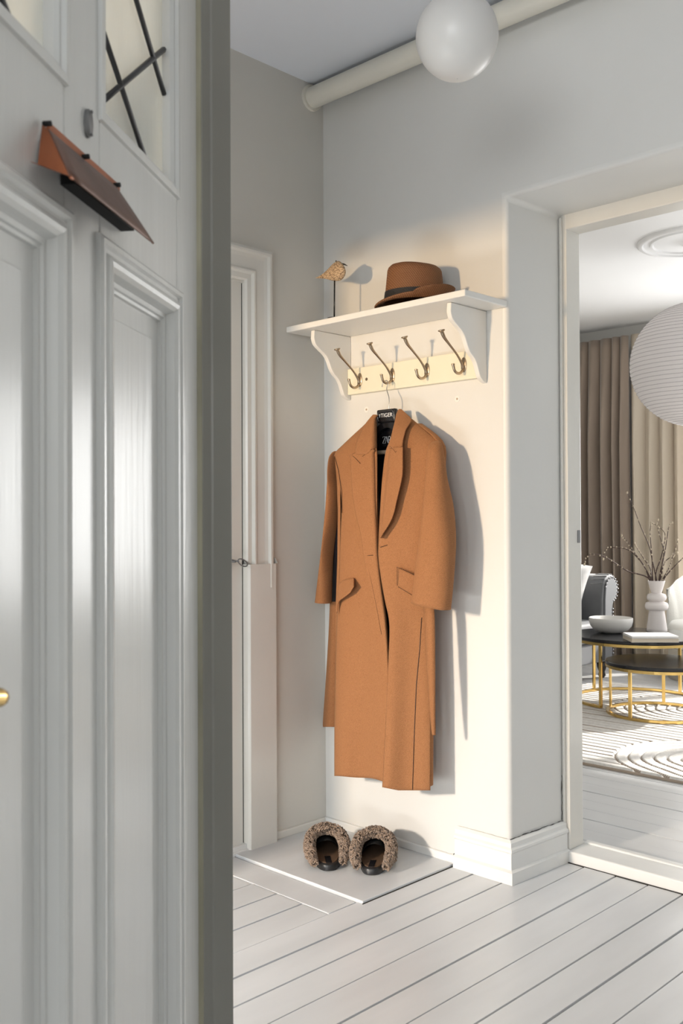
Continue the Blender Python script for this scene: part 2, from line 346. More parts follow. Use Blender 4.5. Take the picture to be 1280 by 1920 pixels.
# right leg 1.064..2.208, header, left leg
frame_sweep(cas, o, Y1, Z1, X1, 1.165, 2.403, 1.064-0.128, 2.208, prof, 'lrt')
struct(cas.build('trim_2', M['trim'], smooth=True, angle=30))
pl = MB()
pp = [(2.277, -0.02), (2.277, 0.020), (2.284, 0.028), (2.409, 0.028), (2.417, 0.020), (2.417, -0.02)]
pl.prism([(p[1], p[0]) for p in pp], V(XL, 0, 0), X1, Y1, Z1, 0.0, 1.045)
pl.add([V(XL, 2.403, 1.075), V(XL+0.030, 2.403, 1.064), V(XL+0.028, 2.417, 1.045), V(XL, 2.417, 1.045)], [(0, 1, 2, 3)])
pl.prism([(-0.02+XL, 1.16), (XL+0.028, 1.16), (XL+0.028, 1.29), (XL-0.02, 1.29)], V(0, 0, 0), X1, Y1, Z1, 0, 1.06)
struct(pl.build('trim_3', M['trim'], bevel=0.002))
struct(MB().box(XL-0.02, XL+0.020, 1.29, 2.29, 0, 0.014).box(XL-0.02, XL+0.012, 1.29, 2.29, 0.0, 0.03).build('trim_4', M['trim_white'], bevel=0.003))   # closet sill
# ---- baseboards
struct(MB().box(XL, -2.078, YB-0.012, YB+0.01, 0.008, 0.037).build('baseboard_back', M['trim_white'], bevel=0.004))
struct(MB().box(XL-0.01, XL+0.012, 2.417, YB-0.012, 0.008, 0.037).build('baseboard_left', M['trim'], bevel=0.004))
bb = MB()   # tall baseboard round the corner of the opening, profile swept along the L-shaped path
bprof = [(0.0, 0.026), (0.040, 0.026), (0.046, 0.016), (0.098, 0.016), (0.104, 0.020), (0.112, 0.020), (0.118, 0.013), (0.132, 0.013), (0.140, 0.004), (0.142, -0.01)]
path = [V(-2.078, YB, 0), V(XO+0.001, YB, 0), V(-1.842, 2.997, 0)]
nrm = [V(0, -1, 0), V(1, -1, 0), V(1, 0, 0)]
G = [[path[i]+nrm[i]*t+Z1*z for z, t in bprof] for i in range(3)]
bb.rings(G, cap=False, close=False)
bb.add([G[0][i] for i in range(len(bprof))]+[path[0]], [tuple(range(len(bprof)+1))])
struct(bb.build('baseboard_corner', M['trim_white']))
struct(MB().box(XL-0.005, -2.06, YB-0.013, YB, 0.0, 0.0085).build('baseboard_gap', M['gap']))
cr = MB(); r_ = random.Random(4)
cr.tube([V(-1.8605+0.0187*(y-YB)/0.3+0.0045, y, 0.1425+r_.uniform(-0.0012, 0.0016)) for y in np.linspace(YB-0.002, 2.985, 26)], [r_.uniform(0.0004, 0.0019) for _ in range(26)], 5)
struct(cr.build('baseboard_crack', M['gap']))
cr = MB().tube([V(x, YB-0.0045, 0.1425+r_.uniform(-0.0008, 0.0010)) for x in np.linspace(-2.07, -1.87, 18)], [r_.uniform(0.0003, 0.0010) for _ in range(18)], 5)
struct(cr.build('baseboard_crack', M['glass_dirt']))
struct(MB().box(-2.0835, -2.0785, YB-0.016, YB-0.001, 0.0, 0.045).build('baseboard_split', M['gap']))
cr = MB().tube([V(-1.842+r_.uniform(-0.001, 0.001), 2.9885+r_.uniform(-0.004, 0.002), z) for z in np.linspace(0.145, 0.30, 14)], [r_.uniform(0.0004, 0.0012) for _ in range(14)], 5)
struct(cr.build('wall_crack', M['gap']))
struct(MB().box(-0.5, 1.5, YB-0.02, YB, 0, 0.14).build('baseboard_right', M['trim_white'], bevel=0.004))
# ---- living room door frame and threshold
fr = MB().box(-1.86, -1.818, YF0, YF1, 0.04, 2.29).box(-1.86, -0.50, YF0+0.001, YF1-0.001, 2.232, 2.29).box(-0.542, -0.50, YF0, YF1, 0.04, 2.29)
fr.box(-1.842, -1.832, YF0-0.012, YF0+0.002, 0.04, 2.275)
struct(fr.build('trim_5', M['trim'], bevel=0.004))
struct(MB().box(-1.845, -0.50, 2.988, 3.125, -0.01, 0.040).box(-1.825, -0.50, 3.10, 3.13, -0.01, 0.046).build('trim_6', M['trim_white'], bevel=0.006, seg=3))
struct(MB().box(-1.84, -0.50, 2.981, 2.99, -0.01, 0.0015).build('trim_6_gap', M['gap']))
hs = MB().box(-1.819, -1.815, 3.062, 3.078, 1.12, 1.165)
struct(hs.build('trim_7', M['pewter'], bevel=0.001))            # strike plate
# ---- heating pipe under the ceiling
pa, pb = V(XL, 2.625, 2.862), V(1.5, 2.625, 2.835)
pi = MB().tube([pa, pb], 0.040, 20); pi.tube([pa+V(0, 0, 0), pa+V(0.012, 0, 0)], 0.050, 20)
struct(pi.build('trim_8', M['pipe'], smooth=True, angle=40))
# ---- plugged screw holes in the back wall
for k, q in enumerate(((687, 768), (857, 748))):
    c = onY(*q, YB); struct(MB().tube([c+V(0, 0.004, 0), c-V(0, 0.0012, 0)], 0.011, 14).build('wall_plug', M['shelf'], smooth=True, angle=30))
    struct(MB().tube([c+V(0, 0.004, 0), c-V(0, 0.0017, 0)], 0.004, 8).build('wall_plug_hole', M['tag_beige']))

# ================================================================== ENTRY DOOR (open leaf, hinged on the post)
HG = V(-1.288, 0.979, 0); DS = V(0.578, -0.816, 0); DN = V(0.816, 0.578, 0); TH = 0.045
d1 = thing('door_1', HG+DS*0.45, kind='structure')
def D(s, z, o=0.0): return HG+DS*s+Z1*z+DN*o
lf = MB()
def dbox(mb, s0, s1, z0, z1, o0=-TH, o1=0.0): return mb.obox(HG, DS, Z1, DN, (s0, s1), (z0, z1), (o0, o1))
ZT, ZW0, ZW1, ZP0, ZP1 = 2.11, 1.704, 2.05, 0.26, 1.546
for s0, s1 in ((0.0, 0.110), (0.405, 0.505), (0.800, 0.910)): dbox(lf, s0, s1, 0.02, ZT)
for s0, s1 in ((0.110, 0.405), (0.505, 0.800)):
    dbox(lf, s0, s1, 0.02, ZP0); dbox(lf, s0, s1, ZP1, ZW0); dbox(lf, s0, s1, ZW1, ZT)
lf.build('leaf', M['door'], d1, bevel=0.0025)
for s0, s1 in ((0.110, 0.405), (0.505, 0.800)):
    p = MB(); dbox(p, s0, s1, ZP0, ZP1, -0.034, -0.016)
    dbox(p, s0+0.075, s1-0.075, ZP0+0.075, ZP1-0.075, -0.02, -0.013)
    p.build('panel', M['door'], d1, bevel=0.002)
    p = MB(); frame_sweep(p, HG, DS, Z1, DN, s0-0.012, s1+0.012, ZP0-0.012, ZP1+0.012,
        [(0, 0), (0.001, 0.006), (0.005, 0.009), (0.011, 0.009), (0.014, 0.004), (0.019, 0.004), (0.023, 0.009), (0.028, 0.0105), (0.034, 0.0095), (0.039, 0.005), (0.042, -0.002), (0.044, -0.006), (0.0500, -0.0065), (0.0515, -0.010), (0.0555, -0.0105), (0.0565, -0.017)])
    p.build('panel_moulding', M['door'], d1, smooth=True, angle=50)
    # leaded window
    p = MB(); frame_sweep(p, HG, DS, Z1, DN, s0-0.004, s1+0.004, ZW0-0.004, ZW1+0.004, [(0, 0), (0.001, 0.005), (0.010, 0.006), (0.013, 0.001), (0.018, 0.001), (0.022, -0.004), (0.024, -0.016)])
    p.build('window_bead', M['door'], d1, smooth=True, angle=50)
    g = MB(); dbox(g, s0+0.005, s1-0.005, ZW0+0.002, ZW1-0.002, -0.020, -0.016); gp = g.build('glass_pane', M['glass'], d1)
    cm = MB(); sl, sr, per = s0+0.020, s1-0.019, 0.188
    for k in range(-3, 5):
        for sg in (1, -1):
            pts = []
            for t in np.linspace(0, 1, 60):
                s = sl+(sr-sl)*t; sA = s-(s0-0.110); z = (1.885-0.770*(sA-0.181) if sg > 0 else 1.711+0.72*(sA-0.191))+k*per
                if ZW0+0.019 < z < ZW1-0.019: pts.append((s, z))
            if len(pts) > 12: cm.tube([D(*pts[0], -0.013), D(*pts[-1], -0.013)], 0.0042, 6)
    cm.build('lead_came', M['lead'], gp, smooth=True)
# copper letter flap
fl = MB()
def P6(s, z, o): return D(s, z, o)
A0, A1 = P6(0.556, 1.640, 0.006), P6(0.345, 1.637, 0.006)
# pick the front edge where the photo shows it, 6 cm proud of the door
def onDoor(x, y, off):
    r = ray(x, y); t = ((HG-EYEP)@DN+off)/(r@DN); return EYEP+r*t
B0, B1 = onDoor(130, 330, 0.055), onDoor(288, 457, 0.055)
# hood sheet with thickness
n_ = np.cross(A1-A0, B0-A0); n_ /= np.linalg.norm(n_)
if n_@DN < 0: n_ = -n_
K0, K1 = onDoor(90, 243, 0.012), onDoor(218, 352, 0.012)
S = []
for t in np.linspace(0, 1, 9):
    top = K0*(1-t)+K1*t; bot = B0*(1-t)+B1*t
    S.append([top+(bot-top)*u+n_*(0.0005*math.sin(u*math.pi)) for u in np.linspace(0, 1, 6)])
fl.rings(S, cap=False, close=False)
lip = [B0, B1]
flap = fl.build('letter_flap', M['copper'], d1, smooth=True, solid=0.002)
ck = MB(); ck.tube([B0+(B1-B0)*0.01, B0+(B1-B0)*0.03], 0.001, 6)
C0 = onDoor(57, 303, 0.002); C0t = onDoor(80, 235, 0.002)
ck.add([K0, B0, C0+(B0-C0)*0.02, onDoor(72, 308, 0.006), C0t], [(0, 1, 2, 3, 4)])
cheek = ck.build('cheek', M['copper_bright'], flap, solid=0.002)
bp = MB(); T0, T1 = onDoor(86, 226, 0.0), onDoor(220, 345, 0.0)
bz = 1.565
bs0 = (T0-HG)@DS; bs1 = (T1-HG)@DS
dbox(bp, bs1, bs0, 1.602, 1.640, 0.0, 0.004)
bp.build('flap_backplate', M['copper_bright'], flap, bevel=0.001)
sb = MB(); dbox(sb, 0.335, 0.515, 1.583, 1.594, 0.0, 0.018); sb.build('letter_slot_shadow', M['dark'], flap)  # dark box standing in for the shadow of the slot under the hood
rv = MB()
for q in ((86, 232), (158, 294), (217, 347)):
    c = onDoor(*q, 0.006); rv.tube([c-DN*0.003, c+DN*0.006], 0.0032, 8)
rv.build('rivet', M['dark'], flap, smooth=True)
pc = MB(); c = onDoor(162, 232, 0.0)
pc.rings([[c+DS*(0.0085*math.cos(a)*k)+Z1*(0.0175*math.sin(a)*k)+DN*o for a in np.linspace(0, 2*math.pi, 20, endpoint=False)] for o, k in ((0, 1), (0.004, 1), (0.006, 0.8))])
pc.tube([c+Z1*0.014+DN*0.004, c+Z1*0.014+DN*0.008], 0.002, 6); pc.tube([c-Z1*0.014+DN*0.004, c-Z1*0.014+DN*0.008], 0.002, 6)
pc.build('peephole_cover', M['pewter'], d1, smooth=True, angle=40)
lv = MB(); r0 = D(0.855, 1.045, 0)
lv.tube([r0, r0+DN*0.006], 0.026, 18); lv.tube([r0, r0+DN*0.050], 0.009, 10)
tip = onDoor(2, 1308, 0.052)
lv.tube(spline([r0+DN*0.052, r0+DN*0.056+DS*-0.03, tip+DS*0.03+Z1*0.004, tip], 12), [0.009]*9+[0.0085, 0.009, 0.008], 10)
lv.build('door_handle', M['brass'], d1, smooth=True)
# ---- post the door hangs on
def jp(x, d): return onY(x, 960, d)[:2]
jy = MB()
j0 = onDoor(374, 960, -0.004)[:2]; j1 = np.array([-1.2765, 0.981])
poly = [(-1.345, 0.955), (-1.300, 0.955), (-1.2775, 0.9795), (-1.2775, 0.9965), (-1.2745, 0.9985), (-1.2745, 1.038), (-1.345, 1.038)]
jy.prism(poly, V(0, 0, 0), X1, Y1, Z1, 0, LZ)
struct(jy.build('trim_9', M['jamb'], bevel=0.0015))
cs = MB(); c0 = onDoor(373.6, 960, -0.006); c1 = np.array([-1.2790, 0.9770, 0])
cs.prism([(-1.291, 0.957), (-1.2785, 0.9765), (-1.2785, 0.981), (-1.300, 0.981)], V(0, 0, 0), X1, Y1, Z1, 0, LZ-0.001)
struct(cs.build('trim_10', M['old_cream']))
# ================================================================== THE LIVING ROOM
YW = 7.9
struct(MB().box(-4.95, -4.8, 3.12, YW+0.15, 0, ZC).build('wall_living_left', M['wall_left']))
struct(MB().box(-4.95, XL-0.14, 3.0, 3.12, 0, ZC).build('wall_living_front', M['wall_left']))
w = MB().box(-4.8, -3.55, YW, YW+0.15, 0, ZC).box(0.65, 1.2, YW, YW+0.15, 0, ZC).box(-3.55, 0.65, YW, YW+0.15, 0, 0.55).box(-3.55, 0.65, YW, YW+0.15, 2.42, ZC)
struct(w.build('wall_living_back', M['wall']))
w = MB().box(1.2, 1.35, 3.12, 4.0, 0, ZC).box(1.2, 1.35, 6.4, YW+0.15, 0, ZC).box(1.2, 1.35, 4.0, 6.4, 0, 0.55).box(1.2, 1.35, 4.0, 6.4, 2.4, ZC)
struct(w.build('wall_living_right', M['wall']))
struct(MB().box(-4.95, 1.35, 3.12, YW+0.15, ZC, ZC+0.1).build('ceiling_living', M['white_ceiling']))
for k, (x0, x1) in enumerate(((-3.55, -2.15), (-2.15, -0.75), (-0.75, 0.65))):
    f = MB().box(x0, x0+0.05, YW+0.03, YW+0.09, 0.55, 2.42).box(x1-0.05, x1, YW+0.03, YW+0.09, 0.55, 2.42).box(x0, x1, YW+0.03, YW+0.09, 0.55, 0.6).box(x0, x1, YW+0.03, YW+0.09, 2.37, 2.42)
    struct(f.build('window_%d' % (k+3), M['trim_white']))
f = MB()
for a in (4.0, 5.18, 6.35): f.box(1.23, 1.28, a, a+0.05, 0.55, 2.4)
f.box(1.23, 1.28, 4.0, 6.4, 0.55, 0.6).box(1.23, 1.28, 4.0, 6.4, 2.35, 2.4)
struct(f.build('window_6', M['trim_white']))
# ceiling rosette
rc = V(-2.598, 5.762, ZC)
ro = MB().lathe([(0.335, 0), (0.335, -0.010), (0.325, -0.020), (0.305, -0.020), (0.297, -0.009), (0.262, -0.008), (0.256, -0.018), (0.244, -0.018), (0.238, -0.007), (0.16, -0.006), (0.09, -0.012), (0.06, -0.030), (0.03, -0.040), (0.001, -0.042)], rc, 64, cap=False)
tag(struct(ro.build('ceiling_rosette', M['white_ceiling'], smooth=True, angle=50)))
# ---- curtains
def curtain(name, m, x0, x1, folds, z0, z1, seed, depth, label, y=YW-0.16):
    r = random.Random(seed); n = 260; nz = 24; G = []
    ph = [0]
    for k in range(folds): ph.append(ph[-1]+r.uniform(0.65, 1.35))
    ph = [p/ph[-1] for p in ph]; am = [r.uniform(0.6, 1.1) for _ in range(folds+1)]; dr = [r.uniform(-0.5, 0.5) for _ in range(folds+1)]
    for iz in range(nz):
        t = iz/(nz-1); z = z1+(z0-z1)*t; row = []
        for i in range(n):
            u = i/(n-1); k = 0
            while k < folds-1 and u > ph[k+1]: k += 1
            q = (u-ph[k])/(ph[k+1]-ph[k])
            wv = abs(math.sin(math.pi*q))**0.75
            a = depth*(am[k]*(1-q)+am[k+1]*q)*(0.45+0.55*min(1, t*3))
            x = x0+(x1-x0)*u+0.018*dr[k]*math.sin(math.pi*q)*math.sin(t*4+k)+0.03*math.sin(2*math.pi*q)*t
            row.append(V(x, y-a*wv+0.012*math.sin(5*u+3*t), z))
        G.append(row)
    o = MB().rings(G, cap=False, close=False).build(name, m, smooth=True, solid=0.006)
    return tag(o, label, 'curtain', 'floor length curtains on the far wall')
curtain('curtain', M['taupe'], -4.78, -4.075, 7, 0.02, 2.80, 3, 0.11, 'taupe velvet curtain hanging in folds behind the grey sofa')
curtain('curtain', M['beige'], -4.07, -3.40, 5, 0.02, 2.81, 5, 0.10, 'pale beige curtain beside the taupe one, behind the paper globe lamp', y=YW-0.13)
# ---- rice paper globe
pc_ = V(-2.708, 6.012, 2.198); RL = 0.405
th = thing('paper_lantern', pc_+V(0, 0, -RL), 'large white ribbed rice paper globe lamp hanging in the living room', 'ceiling lamp')
prof = []
nr = 44
for i in range(nr*4+1):
    t = 0.10+(math.pi-0.20)*i/(nr*4); k = 1-0.008*abs(math.sin(math.pi*i/4))**0.6
    prof.append((RL*k*math.sin(t), RL*k*math.cos(t)*0.98))
MB().lathe(prof, pc_, 96, cap=False).build('lamp_shade', M['rice'], th, smooth=True)
rb = MB()
for i in range(nr+1):
    t = 0.10+(math.pi-0.20)*i/nr; r_, h_ = RL*1.001*math.sin(t), RL*math.cos(t)*0.98
    rb.tube([pc_+V(r_*math.cos(a), r_*math.sin(a), h_) for a in np.linspace(0, 2*math.pi, 73)], 0.0013, 4, cap=False)
rb.build('wire_ribs', mat('paper_rib', (0.48, 0.45, 0.46), 0.9), th, smooth=True)
MB().tube([pc_+V(0, 0, RL*0.9), V(pc_[0], pc_[1], ZC-0.03)], 0.004, 8).tube([pc_+V(-0.05, 0, RL*0.96), pc_+V(0.05, 0, RL*0.96)], 0.002, 6).build('cord', M['cord'], th)
# ---- rug
RX0, RX1, RY0, RY1 = -3.64, -1.15, 4.225, 6.42
nx, ny = 420, 370
xs = np.linspace(RX0, RX1, nx); ys = np.linspace(RY0, RY1, ny); GX, GY = np.meshgrid(xs, ys)
def stad(cx, cy, ax, ay, half):                    # distance to a segment: nested arches
    dx, dy = GX-cx, GY-cy; t = np.clip(dx*ax+dy*ay, 0, half); return np.hypot(dx-t*ax, dy-t*ay)
c1 = onZ(1325, 1435); c2 = onZ(1306, 1338)
dA = stad(c1[0], c1[1], 0.9, -0.43, 3.0); dB = stad(c2[0], c2[1], 1, 0, 0.8); dC = stad(-3.6, 5.1, -1, 0.0, 2)
base = GY
d = base/1.0
d = np.where(dC < 0.50, dC, d)
d = np.where(dB < 0.50, dB, d)
d = np.where(dA < 0.44, dA, d)
pitch_ = 0.062
hh = np.abs(((d/pitch_) % 1.0)-0.5)*2; hgt = 0.024-0.019*np.clip((hh-0.76)/0.24, 0, 1)**0.9
hgt[0, :] = hgt[-1, :] = 0.012; hgt[:, 0] = hgt[:, -1] = 0.012
me = bpy.data.meshes.new('rug')
vs = np.stack([GX.ravel(), GY.ravel(), hgt.ravel()], 1)
ii = np.arange(ny-1)[:, None]*nx+np.arange(nx-1)[None, :]
fs = np.stack([ii, ii+1, ii+nx+1, ii+nx], -1).reshape(-1, 4)
me.from_pydata(vs.tolist(), [], fs.tolist()); me.polygons.foreach_set('use_smooth', [True]*len(me.polygons)); me.materials.append(M['rug']); me.materials.append(M['rug_edge'])
me.polygons.foreach_set('material_index', (hh[:-1, :-1] > 0.90).ravel().astype(np.int32)); me.update()
rt = thing('rug', (RX0, RY0, 0), 'off-white wool rug with carved arches under the coffee tables', 'rug')
ro_ = bpy.data.objects.new('pile', me); C.objects.link(ro_); ro_.parent = rt; ro_.location = (-RX0, -RY0, 0)
e = MB().box(RX0-0.004, RX1+0.004, RY0-0.006, RY0+0.004, 0.001, 0.014).box(RX0-0.004, RX1+0.004, RY1-0.004, RY1+0.006, 0.001, 0.014).box(RX0-0.006, RX0+0.004, RY0, RY1, 0.001, 0.014).box(RX1-0.004, RX1+0.006, RY0, RY1, 0.001, 0.014)
e.build('edge_binding', M['rug_edge'], rt, bevel=0.003)
# ---- nesting coffee tables
ZR = 0.0245
def ring_arc(mb, c, r, a0, a1, z, w=0.011, hgt_=0.011, n=64):
    G = []
    for a in np.linspace(a0, a1, n):
        dr = V(math.cos(a), math.sin(a), 0); G.append([c+dr*(r-w)+Z1*(z-hgt_), c+dr*(r+w)+Z1*(z-hgt_), c+dr*(r+w)+Z1*(z+hgt_), c+dr*(r-w)+Z1*(z+hgt_)])
    mb.rings(G)
def coffee(label, c, r, zt, legs, arc=None, group=None):
    t = thing('coffee_table', (c[0], c[1], ZR), label, 'coffee table', group)
    MB().lathe([(0.001, zt-0.022), (r-0.004, zt-0.022), (r, zt-0.018), (r, zt-0.004), (r-0.004, zt), (0.001, zt)], V(c[0], c[1], 0), 96, cap=False).build('tabletop', M['marble'], t, smooth=True, angle=30)
    f = MB(); ring_arc(f, V(c[0], c[1], 0), r-0.012, 0, 2*math.pi, zt-0.022-0.009, 0.010, 0.0085); f.build('top_ring', M['brass'], t)
    f = MB(); a0, a1 = arc if arc else (0, 2*math.pi); ring_arc(f, V(c[0], c[1], 0), r-0.012, a0, a1, ZR+0.009, 0.010, 0.008); f.build('base_ring', M['brass'], t)
    for a in legs:
        dr = V(math.cos(a), math.sin(a), 0); tg = V(-math.sin(a), math.cos(a), 0); o = V(c[0], c[1], 0)+dr*(r-0.012)
        MB().obox(o, dr, tg, Z1, (-0.006, 0.006), (-0.010, 0.010), (ZR+0.002, zt-0.024)).build('leg', M['brass'], t, bevel=0.001)
    return t
def ang(c, p): return math.atan2(p[1]-c[1], p[0]-c[0])
def angx(c, r, x, near):                         # where on the circle a leg stands that the photo shows at column x
    best = None
    for a in np.linspace(0, 2*math.pi, 721):
        p = V(c[0]+r*math.cos(a), c[1]+r*math.sin(a), 0.03); isn = float((p-V(c[0], c[1], 0.03))@cF) < 0
        if isn == near:
            e_ = abs(project(p)[0]-x)
            if best is None or e_ < best[0]: best = (e_, a)
    return best[1]
LC = np.array([-3.045, 5.865, 0]); LR_ = 0.415
l1, l2, l3 = angx(LC, LR_, 1124, True), angx(LC, LR_, 1111, False), angx(LC, LR_, 1277, False)
coffee('larger round coffee table with black stone top and gold frame', LC, LR_, 0.455, [l1, l2, l3, l1-math.radians(250)], (l1-math.radians(250), l1), 'nesting coffee tables')
SC = np.array([-2.745, 5.555, 0]); SR = 0.315
sl = [angx(SC, SR, 1179, True), angx(SC, SR, 1141, False), angx(SC, SR, 1244, False), angx(SC, SR, 1300, True)]
coffee('smaller low round coffee table tucked under the larger one', SC, SR, 0.345, sl, None, 'nesting coffee tables')
# ---- things on the table
ZTOP = 0.456
bc = onZ(1145, 1186, ZTOP); br = 0.142
bw = MB().lathe([(0.001, 0.0), (br*0.42, 0.0), (br*0.55, 0.005), (br*0.80, 0.022), (br*0.94, 0.048), (br*0.99, 0.074), (br, 0.096), (br*0.975, 0.100), (br*0.93, 0.094), (br*0.84, 0.045), (br*0.5, 0.016), (0.001, 0.012)], V(bc[0], bc[1], ZTOP), 64, cap=False)
tag(bw.build('bowl', M['bowl'], smooth=True, angle=60), 'wide white ceramic bowl on the black coffee table', 'bowl')
vc = onZ(1231, 1184, ZTOP); k = 0.00352
pr = [(0.001, 0), (18, 0), (19, 1), (18.6, 6), (14.2, 38), (14.0, 40), (19.5, 42), (21.2, 46), (21.3, 50), (19.5, 54.5), (13.2, 57), (13.0, 58), (15.5, 59), (17.8, 62), (18.0, 66), (16.2, 70.5), (9.2, 73), (9.6, 74.5), (12.5, 84), (15.9, 96), (15.4, 96.6), (12, 84), (8, 70), (0.001, 60)]
vz = MB().lathe([(a*k, h_*k) for a, h_ in pr], V(vc[0], vc[1], ZTOP), 64, cap=False)
tag(vz.build('vase', M['plaster'], smooth=True, angle=50), 'tall sculptural pinkish white vase with two rounded rings, holding twigs', 'vase')
vD = float(np.dot(V(vc[0], vc[1], ZTOP)-EYEP, cF)); mouth = V(vc[0], vc[1], ZTOP+96*k)
tw = [([(990, 1085), (950, 900), (910, 720), (820, 510), (740, 300), (660, 120)], 0.05, 'tallest budding twig in the vase, leaning left'),
      ([(930, 1080), (830, 900), (740, 780), (670, 670), (600, 600)], -0.10, 'twig leaning left with its tip over the taupe curtain, below the tallest'),
      ([(915, 1080), (690, 1000), (560, 920), (410, 830), (280, 810), (220, 860), (195, 935)], -0.05, 'longest low twig arching far left and drooping over the sofa'),
      ([(910, 1075), (850, 930), (740, 800), (690, 765), (600, 740), (480, 740), (430, 770), (405, 880)], 0.12, 'arching twig with a drooping tip, just above the longest low one'),
      ([(935, 1080), (920, 960), (860, 870), (790, 760), (745, 690)], 0.16, 'short straight twig leaning left between two longer ones'),
      ([(950, 1080), (945, 900), (930, 700), (920, 560), (935, 460)], -0.14, 'thin upright twig in front of the beige curtain, just right of the tallest'),
      ([(980, 1050), (1040, 850), (1075, 700), (1080, 580), (1000, 500), (920, 465)], 0.10, 'upright twig whose top bends over to the left'),
      ([(1030, 1080), (1070, 800), (1050, 690), (1010, 540), (1005, 420)], -0.06, 'upright twig in the middle of the bunch with a forked tip'),
      ([(1020, 1080), (1080, 800), (1110, 600), (1130, 500), (1160, 455)], 0.04, 'upright twig leaning slightly right with a dark tip'),
      ([(1035, 1080), (1080, 900), (1170, 830), (1220, 790)], -0.12, 'short twig bending right with a yellowish bud cluster'),
      ([(1060, 1085), (1130, 950), (1170, 830), (1230, 640)], 0.14, 'twig leaning right, its tip before the golden edge of curtain'),
      ([(1070, 1085), (1180, 950), (1280, 850), (1400, 740)], 0.0, 'twig furthest right in the vase, leaning out past the chair')]
for i, (pts, dd, lab) in enumerate(tw):
    P = []
    for j, (x, y) in enumerate(pts):
        t = j/(len(pts)-1); P.append(atD(1060+x*0.171875, 900+y*0.171875, vD+dd*t))
    base_ = mouth+V(0.02*math.cos(i), 0.02*math.sin(i), -0.14); P = [base_]+P
    S = spline(P, 34); n = len(S)
    th = thing('twig', base_, lab, 'twig', 'budding twigs in the vase')
    MB().tube(S, [0.0052*(1-0.70*q/(n-1)) for q in range(n)], 6).build('stem', M['twig'], th, smooth=True)
    bd = MB(); r = random.Random(i)
    for q in range(8, n, 2):
        c = S[q]+V(r.uniform(-1, 1), r.uniform(-1, 1), r.uniform(-1, 1))*0.004; bd.ball(c, 0.0050 if q < n-2 else 0.0070, 6, 5, (1, 1, 1.4))
    bd.build('bud', M['bud'], th, smooth=True)['kind'] = 'stuff'
# book and magazine
bA, bB = onZ(1157, 1190, ZTOP), onZ(1274, 1202, ZTOP)
pL, pF, pRr, pB = onZ(1155.5, 1196, ZTOP), onZ(1184, 1205, ZTOP), onZ(1276, 1205, ZTOP), onZ(1240, 1188, ZTOP)
ex = (pRr-pF)/np.linalg.norm(pRr-pF); wl = 0.285
ey = np.array([-ex[1], ex[0], 0]);  ey = ey if (pL-pF)@ey > 0 else -ey
wd = min(0.26, float((pL-pF)@ey)*1.0+0.10)
def book(z0, z1, sh, m, mc, label, name, w_=wl, d_=0.215):
    o = V(pF[0], pF[1], 0)+ex*sh+ey*sh
    t = thing(name, o+Z1*z0, label, 'book' if name == 'book' else 'magazine')
    MB().obox(o, ex, ey, Z1, (0.002, w_-0.003), (0.003, d_-0.003), (z0+0.002, z1-0.002)).build('page_block', m, t)
    q = MB().obox(o, ex, ey, Z1, (0, w_), (0, d_), (z1-0.0022, z1)).obox(o, ex, ey, Z1, (0, w_), (0, d_), (z0, z0+0.0022)).obox(o, ex, ey, Z1, (0, w_), (d_-0.002, d_), (z0, z1))
    q.build('cover', mc, t, bevel=0.0006)
book(ZTOP, ZTOP+0.026, 0.0, M['paper'], M['book_cover'], 'thick book with tan page edges lying flat on the coffee table', 'book')
book(ZTOP+0.0262, ZTOP+0.038, 0.002, M['cover'], M['cover'], 'white magazine lying on top of the thick book', 'magazine', wl-0.002, 0.212)
